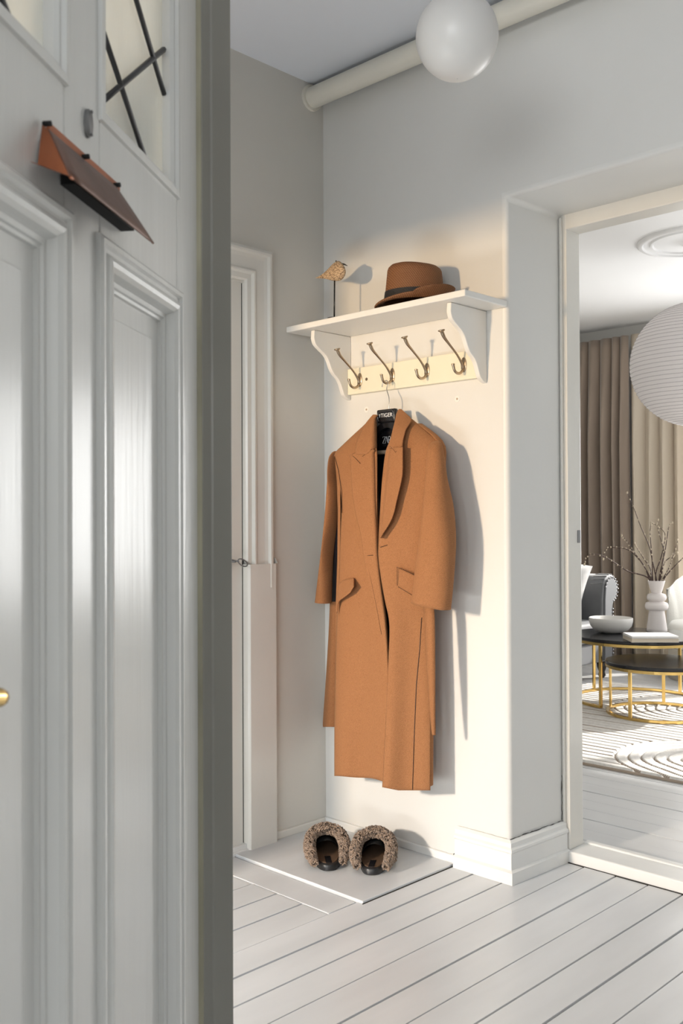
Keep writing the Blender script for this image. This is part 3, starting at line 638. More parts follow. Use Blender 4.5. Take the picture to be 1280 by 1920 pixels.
# ---- chesterfield sofa against the left wall, facing the room (+X); its far arm is in view
SF_, SY = -3.70, 6.60                            # front plane, inner side of the far arm
SB, SY0 = -4.62, 4.55                            # back, near end
st = thing('sofa', ((SF_+SB)/2, 5.7, 0), 'dark grey velvet sofa with rolled arm and nailhead trim, before the taupe curtain', 'sofa')
def arm(y, sg):                                  # profile in the Y-Z plane, extruded along X
    poly = [(0.0, 0.13), (0.15*sg, 0.13), (0.15*sg, 0.50)]+[(sg*(0.125+0.115*math.cos(t)), 0.672+0.115*math.sin(t)) for t in np.linspace(-math.pi*0.36, math.pi*0.95, 22)]+[(0.0, 0.60)]
    a = MB().prism(poly, V(0, y, 0), Y1, Z1, X1, SB+0.02, SF_-0.012); ob = a.build('arm', M['velvet_grey'], st, bevel=0.012, seg=3, smooth=True, angle=50)
    fp = [(0.012*sg, 0.14), (0.125*sg, 0.14), (0.125*sg, 0.50)]+[(sg*(0.115+0.085*math.cos(t)), 0.672+0.086*math.sin(t)) for t in np.linspace(-math.pi*0.40, math.pi*0.92, 18)]+[(0.02*sg, 0.60)]
    f = MB().prism(fp, V(0, y, 0), Y1, Z1, X1, SF_-0.02, SF_+0.004); f.build('arm_facing', M['seat_grey'], ob, bevel=0.006)
    g = MB()
    for z in np.arange(0.16, 0.54, 0.026): g.ball(V(SF_+0.004, y+sg*0.132, z), 0.0085, 8, 6)
    g.build('nailhead_trim', M['nail'], ob, smooth=True)['kind'] = 'stuff'; g = MB()
    for t in np.linspace(-math.pi*0.40, math.pi*0.92, 14): g.ball(V(SF_+0.004, y+sg*(0.117+0.093*math.cos(t)), 0.672+0.093*math.sin(t)), 0.008, 8, 6)
    g.build('nailhead_trim', M['nail'], ob, smooth=True)['kind'] = 'stuff'
    pt = MB()                                    # pleats radiating on the roll
    for t in np.linspace(0.1, math.pi*0.85, 9): pt.tube([V(SF_-0.013, y+sg*(0.125+0.05*math.cos(t)), 0.672+0.05*math.sin(t)), V(SF_-0.016, y+sg*(0.125+0.117*math.cos(t)), 0.672+0.117*math.sin(t)), V(SF_-0.12, y+sg*(0.125+0.1155*math.cos(t+0.08)), 0.672+0.1155*math.sin(t+0.08))], 0.004, 5)
    pt.build('pleats', M['velvet_grey'], ob, smooth=True)
arm(SY, 1); arm(SY0, -1)
b = MB().prism([(SB+0.24, 0.30), (SB+0.20, 0.62)]+[(SB+0.10+0.11*math.cos(t), 0.675+0.11*math.sin(t)) for t in np.linspace(0, 1.3*math.pi, 16)]+[(SB+0.03, 0.13), (SB+0.24, 0.13)], V(0, 0, 0), X1, Z1, Y1, SY0+0.003, SY-0.003)
b.build('backrest', M['velvet_grey'], st, bevel=0.01, smooth=True, angle=50)
MB().box(SB+0.24, SF_-0.015, SY0+0.003, SY-0.003, 0.13, 0.285).build('seat_base', M['seat_grey'], st, bevel=0.015, seg=3)
for a, c in ((SY0+0.01, 5.57), (5.58, SY-0.01)): MB().box(SB+0.25, SF_+0.02, a, c, 0.29, 0.445).build('seat_cushion', M['seat_grey'], st, bevel=0.035, seg=4, smooth=True)
for x in (SF_-0.06, SB+0.07):
    for y in (SY+0.075, SY0-0.075): MB().lathe([(0.018, 0), (0.030, 0.02), (0.022, 0.045), (0.036, 0.08), (0.042, 0.13), (0.001, 0.13)], V(x, y, 0), 20).build('foot', M['dark_wood'], st, smooth=True)
p = MB(); pcn = V(-3.98, 6.385, 0.70); G = []
pn = V(0.55, -0.80, 0.22); pn /= np.linalg.norm(pn); pu = np.cross(Z1, pn); pu /= np.linalg.norm(pu); pv = np.cross(pn, pu); pu, pv = pu*math.cos(-0.27)+pv*math.sin(-0.27), pv*math.cos(-0.27)-pu*math.sin(-0.27)
for v in np.linspace(-1, 1, 17):
    G.append([])
    for u in np.linspace(-1, 1, 17):
        q = (1-u**4)*(1-v**4); e1_, e2_ = 1-0.07*(1-v*v), 1-0.07*(1-u*u); G[-1].append((u*e1_, v*e2_, q))
def pil(sgn): return [[pcn+pu*(0.225*u)+pv*(0.225*v)+pn*(sgn*0.065*max(0, q)**0.6) for u, v, q in row] for row in G]
p.rings(pil(-1), cap=False, close=False); p.rings(pil(1), cap=False, close=False)
pillow = p.build('throw_pillow', M['pillow'], smooth=True)
tag(pillow, 'white patterned throw pillow leaning on the grey sofa arm', 'pillow')
# ---- barrel armchair
ac = atD(1343, 960, 7.32); ac = V(ac[0]+0.0, ac[1], 0); AR = 0.385
at_ = thing('armchair', ac, 'rounded white channel-backed armchair at the right edge, behind the vase', 'armchair')
G = []; face = math.radians(-112)
N_ = 150; zs = np.linspace(0.22, 0.86, 12)
for side in (0, 1):
    rows = []
    for z in zs:
        row = []
        for i in range(N_):
            a = face+math.radians(62)+(2*math.pi-math.radians(124))*i/(N_-1)
            e_ = min(i, N_-1-i)/(N_-1); top = 0.66+0.17*min(1, e_*4)**0.7
            zz = 0.22+(top-0.22)*(z-0.22)/0.64
            w_ = 0.006*abs(math.sin(math.pi*i/9.0)); edge = min(1, e_*14)**0.5; tz = math.sin(math.pi*min(1, max(0, (z-0.5)/0.36))*0.5)
            r_ = AR-0.002 if side == 0 else AR-0.02-0.085*edge*(1-0.3*tz)
            rr = r_+(w_ if side == 0 else -w_) - (0.03*tz**4 if side == 0 else -0.03*tz**4)
            row.append(ac+V(rr*math.cos(a), rr*math.sin(a), zz))
        rows.append(row)
    G.append(rows)
s_ = MB(); O, I = G
full = [[*O[j], *I[j][::-1]] for j in range(12)]
s_.rings(full, cap=False); s_.rings([O[-1], I[-1]], cap=False, close=False); s_.rings([O[0], I[0]], cap=False, close=False); s_.build('backrest', M['boucle'], at_, smooth=True)
sc_ = MB().lathe([(0.001, 0.24), (AR-0.09, 0.24), (AR-0.07, 0.28), (AR-0.07, 0.39), (AR-0.10, 0.43), (0.001, 0.44)], ac+V(math.cos(face)*0.06, math.sin(face)*0.06, 0), 48, cap=False)
sc_.build('seat', M['boucle'], at_, smooth=True)
MB().lathe([(0.001, 0.0), (AR-0.03, 0.0), (AR-0.03, 0.235), (0.001, 0.235)], ac, 48, cap=False).build('base', M['beige_base'], at_, smooth=True, angle=40)
# ================================================================== HALL THINGS
# ---- opal globe pendant
gc, gr = V(-1.438, 1.879, 2.383), 0.1005
th = thing('pendant_lamp', gc-Z1*gr, 'round white opal glass pendant lamp hanging from the hall ceiling', 'ceiling lamp')
MB().lathe([(gr*math.sin(t)*(1 if t < 1.57 else 1), gr*math.cos(t)*(1.0 if math.cos(t) > 0 else 1.04)) for t in np.linspace(0.32, math.pi-0.01, 40)], gc, 48, cap=False).build('glass_globe', M['porcelain'], th, smooth=True)
MB().lathe([(0.034, 0), (0.036, 0.03), (0.030, 0.045), (0.008, 0.05), (0.001, 0.05)], gc+Z1*0.092, 24).build('lamp_holder', M['cord'], th, smooth=True, angle=40)
MB().tube([gc+Z1*0.13, V(gc[0], gc[1], ZC-0.02)], 0.003, 8).build('cord', M['cord'], th)
MB().lathe([(0.001, 0), (0.045, 0.004), (0.05, 0.012), (0.05, 0.03)], V(gc[0], gc[1], ZC-0.03), 24).build('ceiling_cup', M['cord'], th, smooth=True, angle=40)

# ---- wall shelf with brackets, rail and four double hooks
SH = thing('wall_shelf', (-2.27, YB, 1.67), 'white wooden wall shelf with scalloped brackets, cream rail and four metal hooks', 'coat rack')
SZ0, SZ1, SF = 1.913, 1.935, 2.458
MB().box(-2.695, -1.856, SF, YB-0.001, SZ0, SZ1).build('shelf_board', M['shelf'], SH, bevel=0.004, seg=3)
bpf = [(0.0, 0.0), (0.196, 0.0), (0.199, -0.030), (0.190, -0.052), (0.165, -0.070), (0.140, -0.085), (0.122, -0.105), (0.110, -0.130), (0.094, -0.152), (0.072, -0.168), (0.058, -0.186), (0.048, -0.208), (0.038, -0.228), (0.020, -0.240), (0.0, -0.245)]
bs = [bpf[0], bpf[1]]+[tuple(q) for q in spline(bpf[2:], 40)]
for x in (-2.598, -1.958):
    MB().prism([(YB-0.0005-a, SZ0-0.0005+z) for a, z in bs], V(x, 0, 0), Y1, Z1, X1, 0.0, 0.018).build('bracket', M['shelf'], SH, bevel=0.003, seg=3, smooth=True, angle=45)
rail = MB().box(-2.579, -1.959, YB-0.021, YB-0.0005, 1.686, 1.784).build('hook_rail', M['cream'], SH, bevel=0.002)
c = onY(687, 711, YB-0.021); MB().tube([c, c-Y1*0.001], 0.006, 12).build('screw', M['steel'], rail)
yr = YB-0.021
for hx in (-2.513, -2.349, -2.185, -2.022):
    zc = 1.737; bp_ = MB()
    for sgn in (-1, 1):
        G = []
        for i in range(24):
            t = 2*math.pi*i/24; G.append((0.0115*math.cos(t), 0.026*math.sin(t)))
        bp_.rings([[V(hx+a*k, yr-o, zc+b_*k) for a, b_ in G] for o, k in ((0, 1), (0.003, 1), (0.0045, 0.85))]) if sgn > 0 else None
    for dx, dz in ((-0.006, 0.012), (0.006, 0.012), (-0.006, -0.012), (0.006, -0.012)):
        bp_.tube([V(hx+dx, yr-0.004, zc+dz), V(hx+dx, yr-0.0062, zc+dz)], 0.0032, 8)
    hk = MB()
    arm_ = spline([V(hx, yr-0.004, zc-0.010), V(hx, yr-0.013, zc+0.004), V(hx, yr-0.038, zc+0.030), V(hx, yr-0.080, zc+0.060), V(hx, yr-0.108, zc+0.080), V(hx, yr-0.123, zc+0.101)], 24)
    hk.tube(arm_, [0.0062-0.0026*math.sin(math.pi*min(1, i/20)) for i in range(22)]+[0.0058, 0.0085], 10)
    hk.tube([arm_[-1]+V(0, 0.001, -0.004), arm_[-1], arm_[-1]+V(0, -0.001, 0.003)], [0.007, 0.0125, 0.0110], 14)
    lo = spline([V(hx, yr-0.004, zc-0.012), V(hx, yr-0.016, zc-0.027), V(hx, yr-0.034, zc-0.033), V(hx, yr-0.052, zc-0.026), V(hx, yr-0.060, zc-0.008), V(hx, yr-0.061, zc-0.002)], 20)
    hk.tube(lo, [0.0048]*15+[0.0052, 0.0058, 0.0062, 0.0056, 0.0035], 10)
    hk = hk.build('coat_hook', M['steel'], SH, smooth=True); bp_.build('backplate', M['steel'], hk, smooth=True, angle=40)

# ---- carved shore bird
bx, by_ = -2.452, 2.548
bz = SZ1+0.001
cb = onY(627, 508, by_); fx = cR*np.array([1, 1, 0]); fx /= np.linalg.norm(fx)      # faces towards the hat
th = thing('bird_figurine', (cb[0], by_, bz), 'small crackled wooden bird on a black stick, standing on the shelf', 'figurine')
px = 3.42/FPX
def bp2(x, y): return onY(x, y, by_)
prf = [(589.5, 519.5, 0.4), (594, 519.3, 1.8), (601, 517.6, 3.6), (607, 515.6, 6.0), (613, 513.3, 9.2), (619, 511.0, 13.4), (625, 508.6, 17.0), (631, 507.4, 18.6), (637, 507.2, 18.0), (642, 507.4, 14.6), (645.8, 507.8, 9.4), (647.8, 508, 3.0), (648.2, 508, 0.6)]
R_ = []
for x, y, r in prf:
    c = onY(x, y+1.5, by_); R_.append([c+Z1*(r*px*math.sin(a)*1.02)+cF*np.array([1, 1, 0])*(r*px*0.82*math.cos(a)) for a in np.linspace(0, 2*math.pi, 24, endpoint=False)])
bd = MB().rings(R_)
hc = onY(633.5, 497.5, by_)
bd.ball(hc, 8.6*px, 22, 14, (1.05, 0.9, 1.0))
bdy = bd.build('body', M['wood_bird'], th, smooth=True)
q = bdy.modifiers.new('r', 'REMESH'); q.mode = 'VOXEL'; q.voxel_size = 0.0022; q.use_smooth_shade = True
q = bdy.modifiers.new('s', 'SMOOTH'); q.iterations = 8; q.factor = 0.6
MB().tube([onY(639, 494.5, by_), onY(645, 495.5, by_), onY(651, 498.3, by_)], [0.0032, 0.0028, 0.0012], 8).build('beak', M['black'], th, smooth=True)
ec = onY(629.8, 491.2, by_)-cF*0.0125; MB().ball(ec, 0.0026, 10, 8).build('eye', M['black'], th, smooth=True)
MB().tube([V(cb[0]-0.003, by_, bz+0.004), onY(627, 523, by_)], 0.0028, 10).build('stick', M['black'], th, smooth=True)
MB().lathe([(0.001, 0), (0.028, 0), (0.029, 0.003), (0.028, 0.017), (0.026, 0.020), (0.001, 0.020)], V(cb[0]-0.003, by_, bz), 32).build('base', M['black'], th, smooth=True, angle=40)

# ---- straw hat
hx_, hy_ = -2.150, 2.562
hu = V(cR[0], cR[1], 0); hu = V(0.80, 0.60, 0); hv = V(-hu[1], hu[0], 0)     # long axis; front of the hat towards -hu
HO = V(hx_, hy_, SZ1+0.002)
th = thing('hat', HO, 'brown woven straw trilby hat with black band, lying on the shelf', 'hat')
def hp(u, v, z): return HO+hu*u+hv*v+Z1*z
NA = 72; cw = MB(); R_ = []
def brimz(a, k):                                # k 0 at crown, 1 at edge
    fr_ = max(0, -math.cos(a)); bk = max(0, math.cos(a)); sd = abs(math.sin(a))
    return 0.020-0.018*k*fr_**1.2+0.040*bk**0.6*k**1.2+0.014*k*k*sd
for k in np.linspace(1, 0, 9):
    R_.append([hp((0.105+0.034*k)*math.cos(a), (0.080+0.022*k)*math.sin(a), brimz(a, k)) for a in np.arange(NA)*2*math.pi/NA])
brim = MB().rings(R_, cap=False)
brim.build('brim', M['straw'], th, smooth=True, solid=0.004)
R_ = []
for t in np.linspace(0, 1, 16):
    row = []
    for a in np.arange(NA)*2*math.pi/NA:
        ca, sa = math.cos(a), math.sin(a)
        rx, ry = 0.105-0.014*t, 0.080-0.012*t
        if t > 0.80: s_ = math.sqrt(max(0, 1-((t-0.80)/0.20)**2*0.55)); rx *= s_; ry *= s_
        z = 0.020+0.128*min(1, t*1.03)
        z += 0.006*t*(-ca)
        row.append(hp(rx*ca, ry*sa, z))
    R_.append(row)
for k in np.linspace(0.72, 0.0, 9)[1:]:         # top with a teardrop dent
    row = []
    for a in np.arange(NA)*2*math.pi/NA:
        ca, sa = math.cos(a), math.sin(a); u = 0.082*k*ca; v = 0.062*k*sa
        z = 0.148+0.008*(-ca)*k-0.024*math.exp(-((u-0.005)/0.045)**2-(v/0.020)**2)
        row.append(hp(u, v, z))
    R_.append(row)
MB().rings(R_, cap=False).build('crown', M['straw'], th, smooth=True)
R_ = []
for z, o in ((0.0225, 0.0), (0.0225, 0.0022), (0.055, 0.0016), (0.055, -0.001)):
    t = (z-0.020)/0.128
    R_.append([hp((0.1055-0.014*t+o)*math.cos(a), (0.0805-0.012*t+o)*math.sin(a), z-0.006*max(0, -math.cos(a))*0) for a in np.arange(NA)*2*math.pi/NA])
MB().rings(R_, cap=False).build('band', M['black_band'], th, smooth=True, angle=40)

# ---- slippers
def slipper(c, heading, label, seed, tilt=0.0):
    a = math.radians(heading); f = V(-math.sin(a), math.cos(a), 0); s = V(f[1], -f[0], 0)     # f to the toe, s to the right
    c = V(c[0], c[1], 0.0095)
    t = thing('slipper', c, label, 'slipper', 'pair of fleece slippers in the nook')
    P = lambda x, y, z: c+s*x+f*y+Z1*z
    out = []                                    # sole outline, heel at y=0
    for k in np.linspace(0, 2*math.pi, 48, endpoint=False):
        yy = 0.13-0.13*math.cos(k); w_ = 0.047+0.005*math.sin(math.pi*min(1, max(0, (yy-0.03)/0.23)))
        out.append((w_*math.copysign(abs(math.sin(k))**0.72, math.sin(k)), yy))
    so = MB().rings([[P(x*k_, 0.13+(y-0.13)*k_, z) for x, y in out] for z, k_ in ((0, 0.96), (0.004, 1), (0.020, 1.0), (0.024, 0.97))]); so.build('sole', M['rubber'], t, smooth=True, angle=50)
    ins = MB().rings([[P(x*k_, 0.13+(y-0.13)*k_, z) for x, y in out] for z, k_ in ((0.0235, 0.90), (0.026, 0.88))]); ob = ins.build('insole', M['suede'], t)
    MB().obox(P(0, 0, 0), s, f, Z1, (-0.010, 0.010), (0.010, 0.075), (0.0262, 0.0272)).build('insole_label', M['black'], ob)
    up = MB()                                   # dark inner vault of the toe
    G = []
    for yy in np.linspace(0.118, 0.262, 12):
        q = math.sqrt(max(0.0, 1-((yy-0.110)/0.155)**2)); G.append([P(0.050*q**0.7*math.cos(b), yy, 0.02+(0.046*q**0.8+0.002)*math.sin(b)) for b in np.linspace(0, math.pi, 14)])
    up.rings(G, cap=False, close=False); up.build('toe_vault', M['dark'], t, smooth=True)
    r = random.Random(seed); fu = MB(); surf = []
    # fur collar: a fat roll from one heel side over the instep to the other; toe cap beyond it
    path = spline([V(-0.049, 0.016, 0.026), V(-0.059, 0.052, 0.044), V(-0.061, 0.092, 0.066), V(-0.045, 0.130, 0.090), V(0, 0.148, 0.101), V(0.045, 0.130, 0.090), V(0.061, 0.092, 0.066), V(0.059, 0.052, 0.044), V(0.049, 0.016, 0.026)], 60)
    core = MB().tube([P(*p) for p in path], [0.005+0.008*min(1, i/8, (59-i)/8) for i in range(60)], 12)
    for i in range(60):
        rad = 0.0055+0.0085*min(1, i/8, (59-i)/8)
        tg = path[min(i+1, 59)]-path[max(i-1, 0)]; tg /= np.linalg.norm(tg); u = np.cross(tg, Z1); u /= np.linalg.norm(u); w_ = np.cross(tg, u)
        for _ in range(22):
            b = r.uniform(0, 2*math.pi); n = math.cos(b)*u+math.sin(b)*w_; surf.append((path[i]+n*rad+tg*r.uniform(-1, 1)*0.004, n))
    G = []
    for yy in np.linspace(0.11, 0.268, 14):
        q = math.sqrt(max(0.0, 1-((yy-0.11)/0.160)**2)); row = []
        for b in np.linspace(-0.15, math.pi+0.15, 24):
            n = V(math.cos(b), 0.35, math.sin(b)); n /= np.linalg.norm(n); p = V(0.066*q**0.6*math.cos(b), yy, 0.022+(0.083*q**0.8+0.004)*math.sin(b)); row.append(P(*p)); surf.append((p, n)); surf.append((p+V(r.uniform(-.004, .004), r.uniform(-.006, .006), 0), n)); surf.append((p+V(r.uniform(-.004, .004), r.uniform(-.006, .006), 0), n))
        G.append(row)
    # side walls down to the sole
    for sg in (-1, 1):
        for yy in np.linspace(0.02, 0.15, 20):
            for z in np.linspace(0.018, 0.05, 6): surf.append((V(sg*(0.050+0.012*min(1, yy/0.08)), yy, z), V(sg, 0, 0.1)))
    core.rings(G, cap=False, close=False)
    SW = []
    fo = core.build('fleece_core', M['fur_core'], t, smooth=True)
    for p, n in surf:
        if p[2] < 0.010: p = V(p[0], p[1], 0.012)
        e1 = np.cross(n, V(r.uniform(-1, 1), r.uniform(-1, 1), r.uniform(-1, 1))); e1 /= np.linalg.norm(e1)+1e-9; e2 = np.cross(n, e1)
        R0 = r.uniform(0.0028, 0.0050); ph = r.uniform(0, 6.28); pts = []
        for k in range(5):
            aa = ph+k*1.1; pts.append(P(*(p+n*(0.001+0.0018*k)+(e1*math.cos(aa)+e2*math.sin(aa))*R0)))
        fu.tube(pts, [0.0017, 0.0021, 0.0021, 0.0017, 0.0009], 5)
    fu.build('fleece', M['fur'], t, smooth=True)['kind'] = 'stuff'
s1, s2 = onZ(617, 1634, 0.01), onZ(695, 1642, 0.01)
slipper(s1, 50, 'left brown curly fleece slipper with black sole, closer to the closet door', 1)
slipper(s2, 36, 'right brown curly fleece slipper with black sole, closer to the baseboard block', 2)

# ---- hanger
hgx = -2.349; HC = onY(728, 780, 2.618)
hg = thing('clothes_hanger', (HC[0], 2.618, 1.50), 'black plastic clothes hanger inside the camel coat, with name plate', 'hanger')
hx0 = -2.349; lowz = 1.737-0.033+0.006
hp_ = [V(hx0, yr-0.058, lowz-0.001), V(hx0-0.008, yr-0.050, lowz+0.004), V(hx0, yr-0.043, lowz+0.0065), V(hx0+0.009, yr-0.038, lowz-0.004), V(hx0+0.006, yr-0.040, lowz-0.030), V(HC[0], 2.622, 1.640), V(HC[0], 2.620, 1.600)]
hp_ = [V(hx0-0.017, 2.632, lowz-0.018), V(hx0-0.014, 2.634, lowz-0.003), V(hx0-0.002, 2.638, lowz+0.0045), V(hx0+0.010, 2.634, lowz-0.006), V(hx0+0.008, 2.630, lowz-0.030), V(HC[0], 2.622, 1.645), V(HC[0], 2.620, 1.598)]
MB().tube(spline(hp_, 40), 0.0017, 8).build('hook', M['chrome'], hg, smooth=True)
bp3 = [(-0.033, -0.020), (-0.030, 0.020), (0.030, 0.020), (0.033, -0.020)]
pl_ = MB().obox(V(HC[0], 2.612, HC[2]), X1, Z1, Y1, (-0.045, 0.045), (-0.024, 0.024), (-0.010, 0.010)).build('name_plate', M['black'], hg, bevel=0.006, seg=3, smooth=True, angle=50)
ot = MB(); 
o_ = [V(HC[0]+0.037*sx_, 2.6012, HC[2]+0.0175*sz_) for sx_, sz_ in ((-1, -.6), (-1, .6), (-.85, 1), (.85, 1), (1, .6), (1, -.6), (.85, -1), (-.85, -1), (-1, -.6))]
ot.tube(o_, 0.0005, 4); ot.build('plate_outline', M['chrome'], pl_)
ar = MB(); pts = []
arm_pts = spline([V(-0.175, 0, -0.135), V(-0.13, 0, -0.108), V(-0.08, 0, -0.075), V(-0.04, 0, -0.046), V(0, 0, -0.030), V(0.04, 0, -0.046), V(0.08, 0, -0.075), V(0.13, 0, -0.108), V(0.175, 0, -0.135)], 40)
ar.rings([[V(HC[0], 2.618, HC[2])+p+V(0, dy*0.011, dz*0.016) for dy, dz in ((-1, -0.8), (-0.6, 1), (0.6, 1), (1, -0.8))] for p in arm_pts])
ar.build('arms', M['black'], hg, smooth=True, angle=40)
def text(body, size, origin, ax, az, an, m, name, parent, depth=0.0004, spacing=1.0, sx_=1.0):
    cu = bpy.data.curves.new(name, 'FONT'); cu.body = body; cu.size = size; cu.extrude = depth; cu.space_character = spacing; cu.align_x = 'CENTER'; cu.align_y = 'CENTER'
    tmp = bpy.data.objects.new(name, cu); C.objects.link(tmp); dg = bpy.context.evaluated_depsgraph_get()
    me = bpy.data.meshes.new_from_object(tmp.evaluated_get(dg)); bpy.data.objects.remove(tmp)
    o0 = V(0, 0, 0); p = parent
    while p is not None: o0 = o0+np.array(p.location); p = p.parent
    for v in me.vertices: q = origin+ax*(v.co.x*sx_)+az*v.co.y+an*v.co.z-o0; v.co = q
    me.materials.clear(); me.materials.append(m); ob = bpy.data.objects.new(name, me); C.objects.link(ob); ob.parent = parent; return ob
text('TIGER', 0.0200, V(HC[0]+0.006, 2.6012, HC[2]+0.001), X1, Z1, -Y1, M['label_white'], 'lettering', pl_, spacing=1.05)
em = MB()
e0 = V(HC[0]-0.0275, 2.6014, HC[2]+0.001)
em.obox(e0, X1, Z1, -Y1, (-0.0035, 0.0035), (0.002, 0.0055), (0, 0.0006)).obox(e0, X1, Z1, -Y1, (-0.0035, 0.0035), (-0.002, 0.000), (0, 0.0006)).obox(e0, X1, Z1, -Y1, (-0.001, 0.001), (-0.006, 0.0055), (0, 0.0006)).obox(e0, X1, Z1, -Y1, (-0.003, 0.003), (-0.006, -0.0045), (0, 0.0006))
em.build('emblem', M['label_white'], pl_)

# ---- the camel coat, built on an elliptic hanging body
LV = [(760, 702, 750, 0.022, 2.640), (785, 694, 771, 0.034, 2.624), (800, 680, 789, 0.044, 2.616), (820, 658, 812, 0.054, 2.610), (838, 639, 826, 0.060, 2.606), (852, 626, 828, 0.064, 2.604), (900, 630, 827, 0.074, 2.600), (960, 632, 822, 0.080, 2.598),
      (1050, 631, 812, 0.080, 2.598), (1140, 628, 805, 0.080, 2.598), (1300, 627, 807, 0.082, 2.596), (1400, 626, 806.5, 0.084, 2.595), (1500, 625, 806, 0.086, 2.594)]
def level(y):
    for i in range(len(LV)-1):
        if y <= LV[i+1][0] or i == len(LV)-2:
            t = (y-LV[i][0])/(LV[i+1][0]-LV[i][0]); t = max(0, min(1, t)); return [LV[i][k]*(1-t)+LV[i+1][k]*t for k in range(5)]
def ell(y):
    _, xl, xr, by2, yc = level(y)
    # choose the ellipse whose outline, seen from the camera, spans xl..xr
    c = onY((xl+xr)/2, y, yc)
    for _ in range(3):
        dist = float((c-EYEP)@cF); hw = (xr-xl)/2*dist/FPX
        ax = math.sqrt(max(1e-6, hw*hw-(by2*math.sin(YAW))**2))/math.cos(YAW)
    return c, ax, by2
def front(x, y, off=0.0, back=False):
    c, ax, by2 = ell(y); ax += off; by2 += off; d = ray(x, y); o = EYEP-c
    A = (d[0]/ax)**2+(d[1]/by2)**2; B = 2*(o[0]*d[0]/ax**2+o[1]*d[1]/by2**2); Cc = (o[0]/ax)**2+(o[1]/by2)**2-1
    disc = B*B-4*A*Cc; s = math.sqrt(disc) if disc > 0 else 0
    t = (-B+(s if back else -s))/(2*A); return EYEP+d*t
def rowx(rows, y):
    for i in range(len(rows)-1):
        if y <= rows[i+1][0] or i == len(rows)-2:
            t = max(0, min(1, (y-rows[i][0])/(rows[i+1][0]-rows[i][0]))); return [rows[i][k]*(1-t)+rows[i+1][k]*t for k in range(len(rows[0]))]
def patch(name, rows, parent, offf, m, n=26, ny=70, solid=0.0035, ytop=None, ybot=None, soff=-1):
    # rows: (y, xl, xr); ytop / ybot give slanted ends
    Ry = spline([r[0] for r in rows for _ in (0,)], 3) if False else None
    y0, y1 = rows[0][0], rows[-1][0]; R = np.array(rows, float); sp = spline(R, (len(rows)-1)*10+1)
    G = []
    for t in np.linspace(0, 1, ny):
        row = []
        for i in range(n):
            u = i/(n-1); ya = y0+(ytop(u) if ytop else 0); yb = y1+(ybot(u) if ybot else 0); y = ya+(yb-ya)*t
            yy = min(max(y, y0), y1)
            xl = float(np.interp(yy, sp[:, 0], sp[:, 1])); xr = float(np.interp(yy, sp[:, 0], sp[:, 2]))
            row.append(front(xl+(xr-xl)*u, y, offf(u, t)))
        G.append(row)
    return MB().rings(G, cap=False, close=False).build(name, m, parent, smooth=True, solid=solid, off=soff)
M['seam'] = mat('seam_shadow_thread', (0.07, 0.03, 0.012), 0.9)
ct = thing('coat', (HC[0], 2.60, 1.0), 'long camel wool coat hanging open on the second hook', 'coat')
W = M['wool']
# viewer-left front panel with its soft ripples
fl_rows = [(787, 692, 699), (800, 679, 700), (815, 662.5, 702), (832, 644.5, 704), (850, 626.5, 706), (858, 627, 706), (880, 633, 706), (940, 640, 706), (990, 638.5, 706), (1035, 636.5, 708), (1100, 634.5, 712), (1160, 631, 712), (1235, 628.5, 720), (1290, 627.5, 727), (1380, 626.5, 722), (1452, 626.5, 719)]
def offL(u, t): return 0.002+0.014*math.sin(u*7+0.6)*max(0, t-0.35)*1.6+0.005*math.sin(u*3-t*4)*t
patch('front_panel', fl_rows, ct, offL, W, n=34, ny=110, ybot=lambda u: 3+6*u*u*2+3*math.sin(u*6)*u)
# viewer-right front panel
fr_rows = [(786, 762, 773), (800, 752, 789.5), (815, 738, 806.5), (820, 733, 812.5), (832, 728, 822), (850, 722, 827), (900, 716, 826), (960, 712, 822), (1010, 709.5, 817), (1045, 709, 812), (1085, 714, 809), (1125, 721, 806.5), (1170, 729.5, 806), (1235, 728, 807), (1290, 725, 807.5), (1380, 721, 807.2), (1478, 716, 806.6)]
def offR(u, t): return 0.010+0.015*math.sin(u*6.5+1.2)*max(0, t-0.25)*1.5-0.006*max(0, 0.12-u)*8*t
patch('front_panel', fr_rows, ct, offR, W, n=34, ny=110, ybot=lambda u: -2+6*min(1, u*3))
# side seam
sm = MB(); sm.tube([front(x, y, 0.0125+0.015*math.sin(((x-xl_)/(806-xl_))*6.5+1.2)*max(0, t_-0.25)*1.5) for x, y, xl_, t_ in ((790, 1158, 729, .54), (786, 1220, 728, .63), (780, 1285, 725, .72), (776, 1380, 721, .86), (773, 1481, 716, 1))], 0.0009, 5); sm.build('side_seam', M['lining_and_shade'], ct, smooth=True)
# back and sides
G = []
for y in np.linspace(800, 1452, 60):
    c, ax, by2 = ell(y); row = []
    for a in np.linspace(-0.30, math.pi+0.62, 44): row.append(V(c[0]+(ax-0.004)*math.cos(a), c[1]+(by2-0.001)*math.sin(a), c[2]-0.01*math.sin(a)*0))
    G.append(row)
MB().rings(G, cap=False, close=False).build('back_panel', W, ct, smooth=True, solid=0.003, off=0)
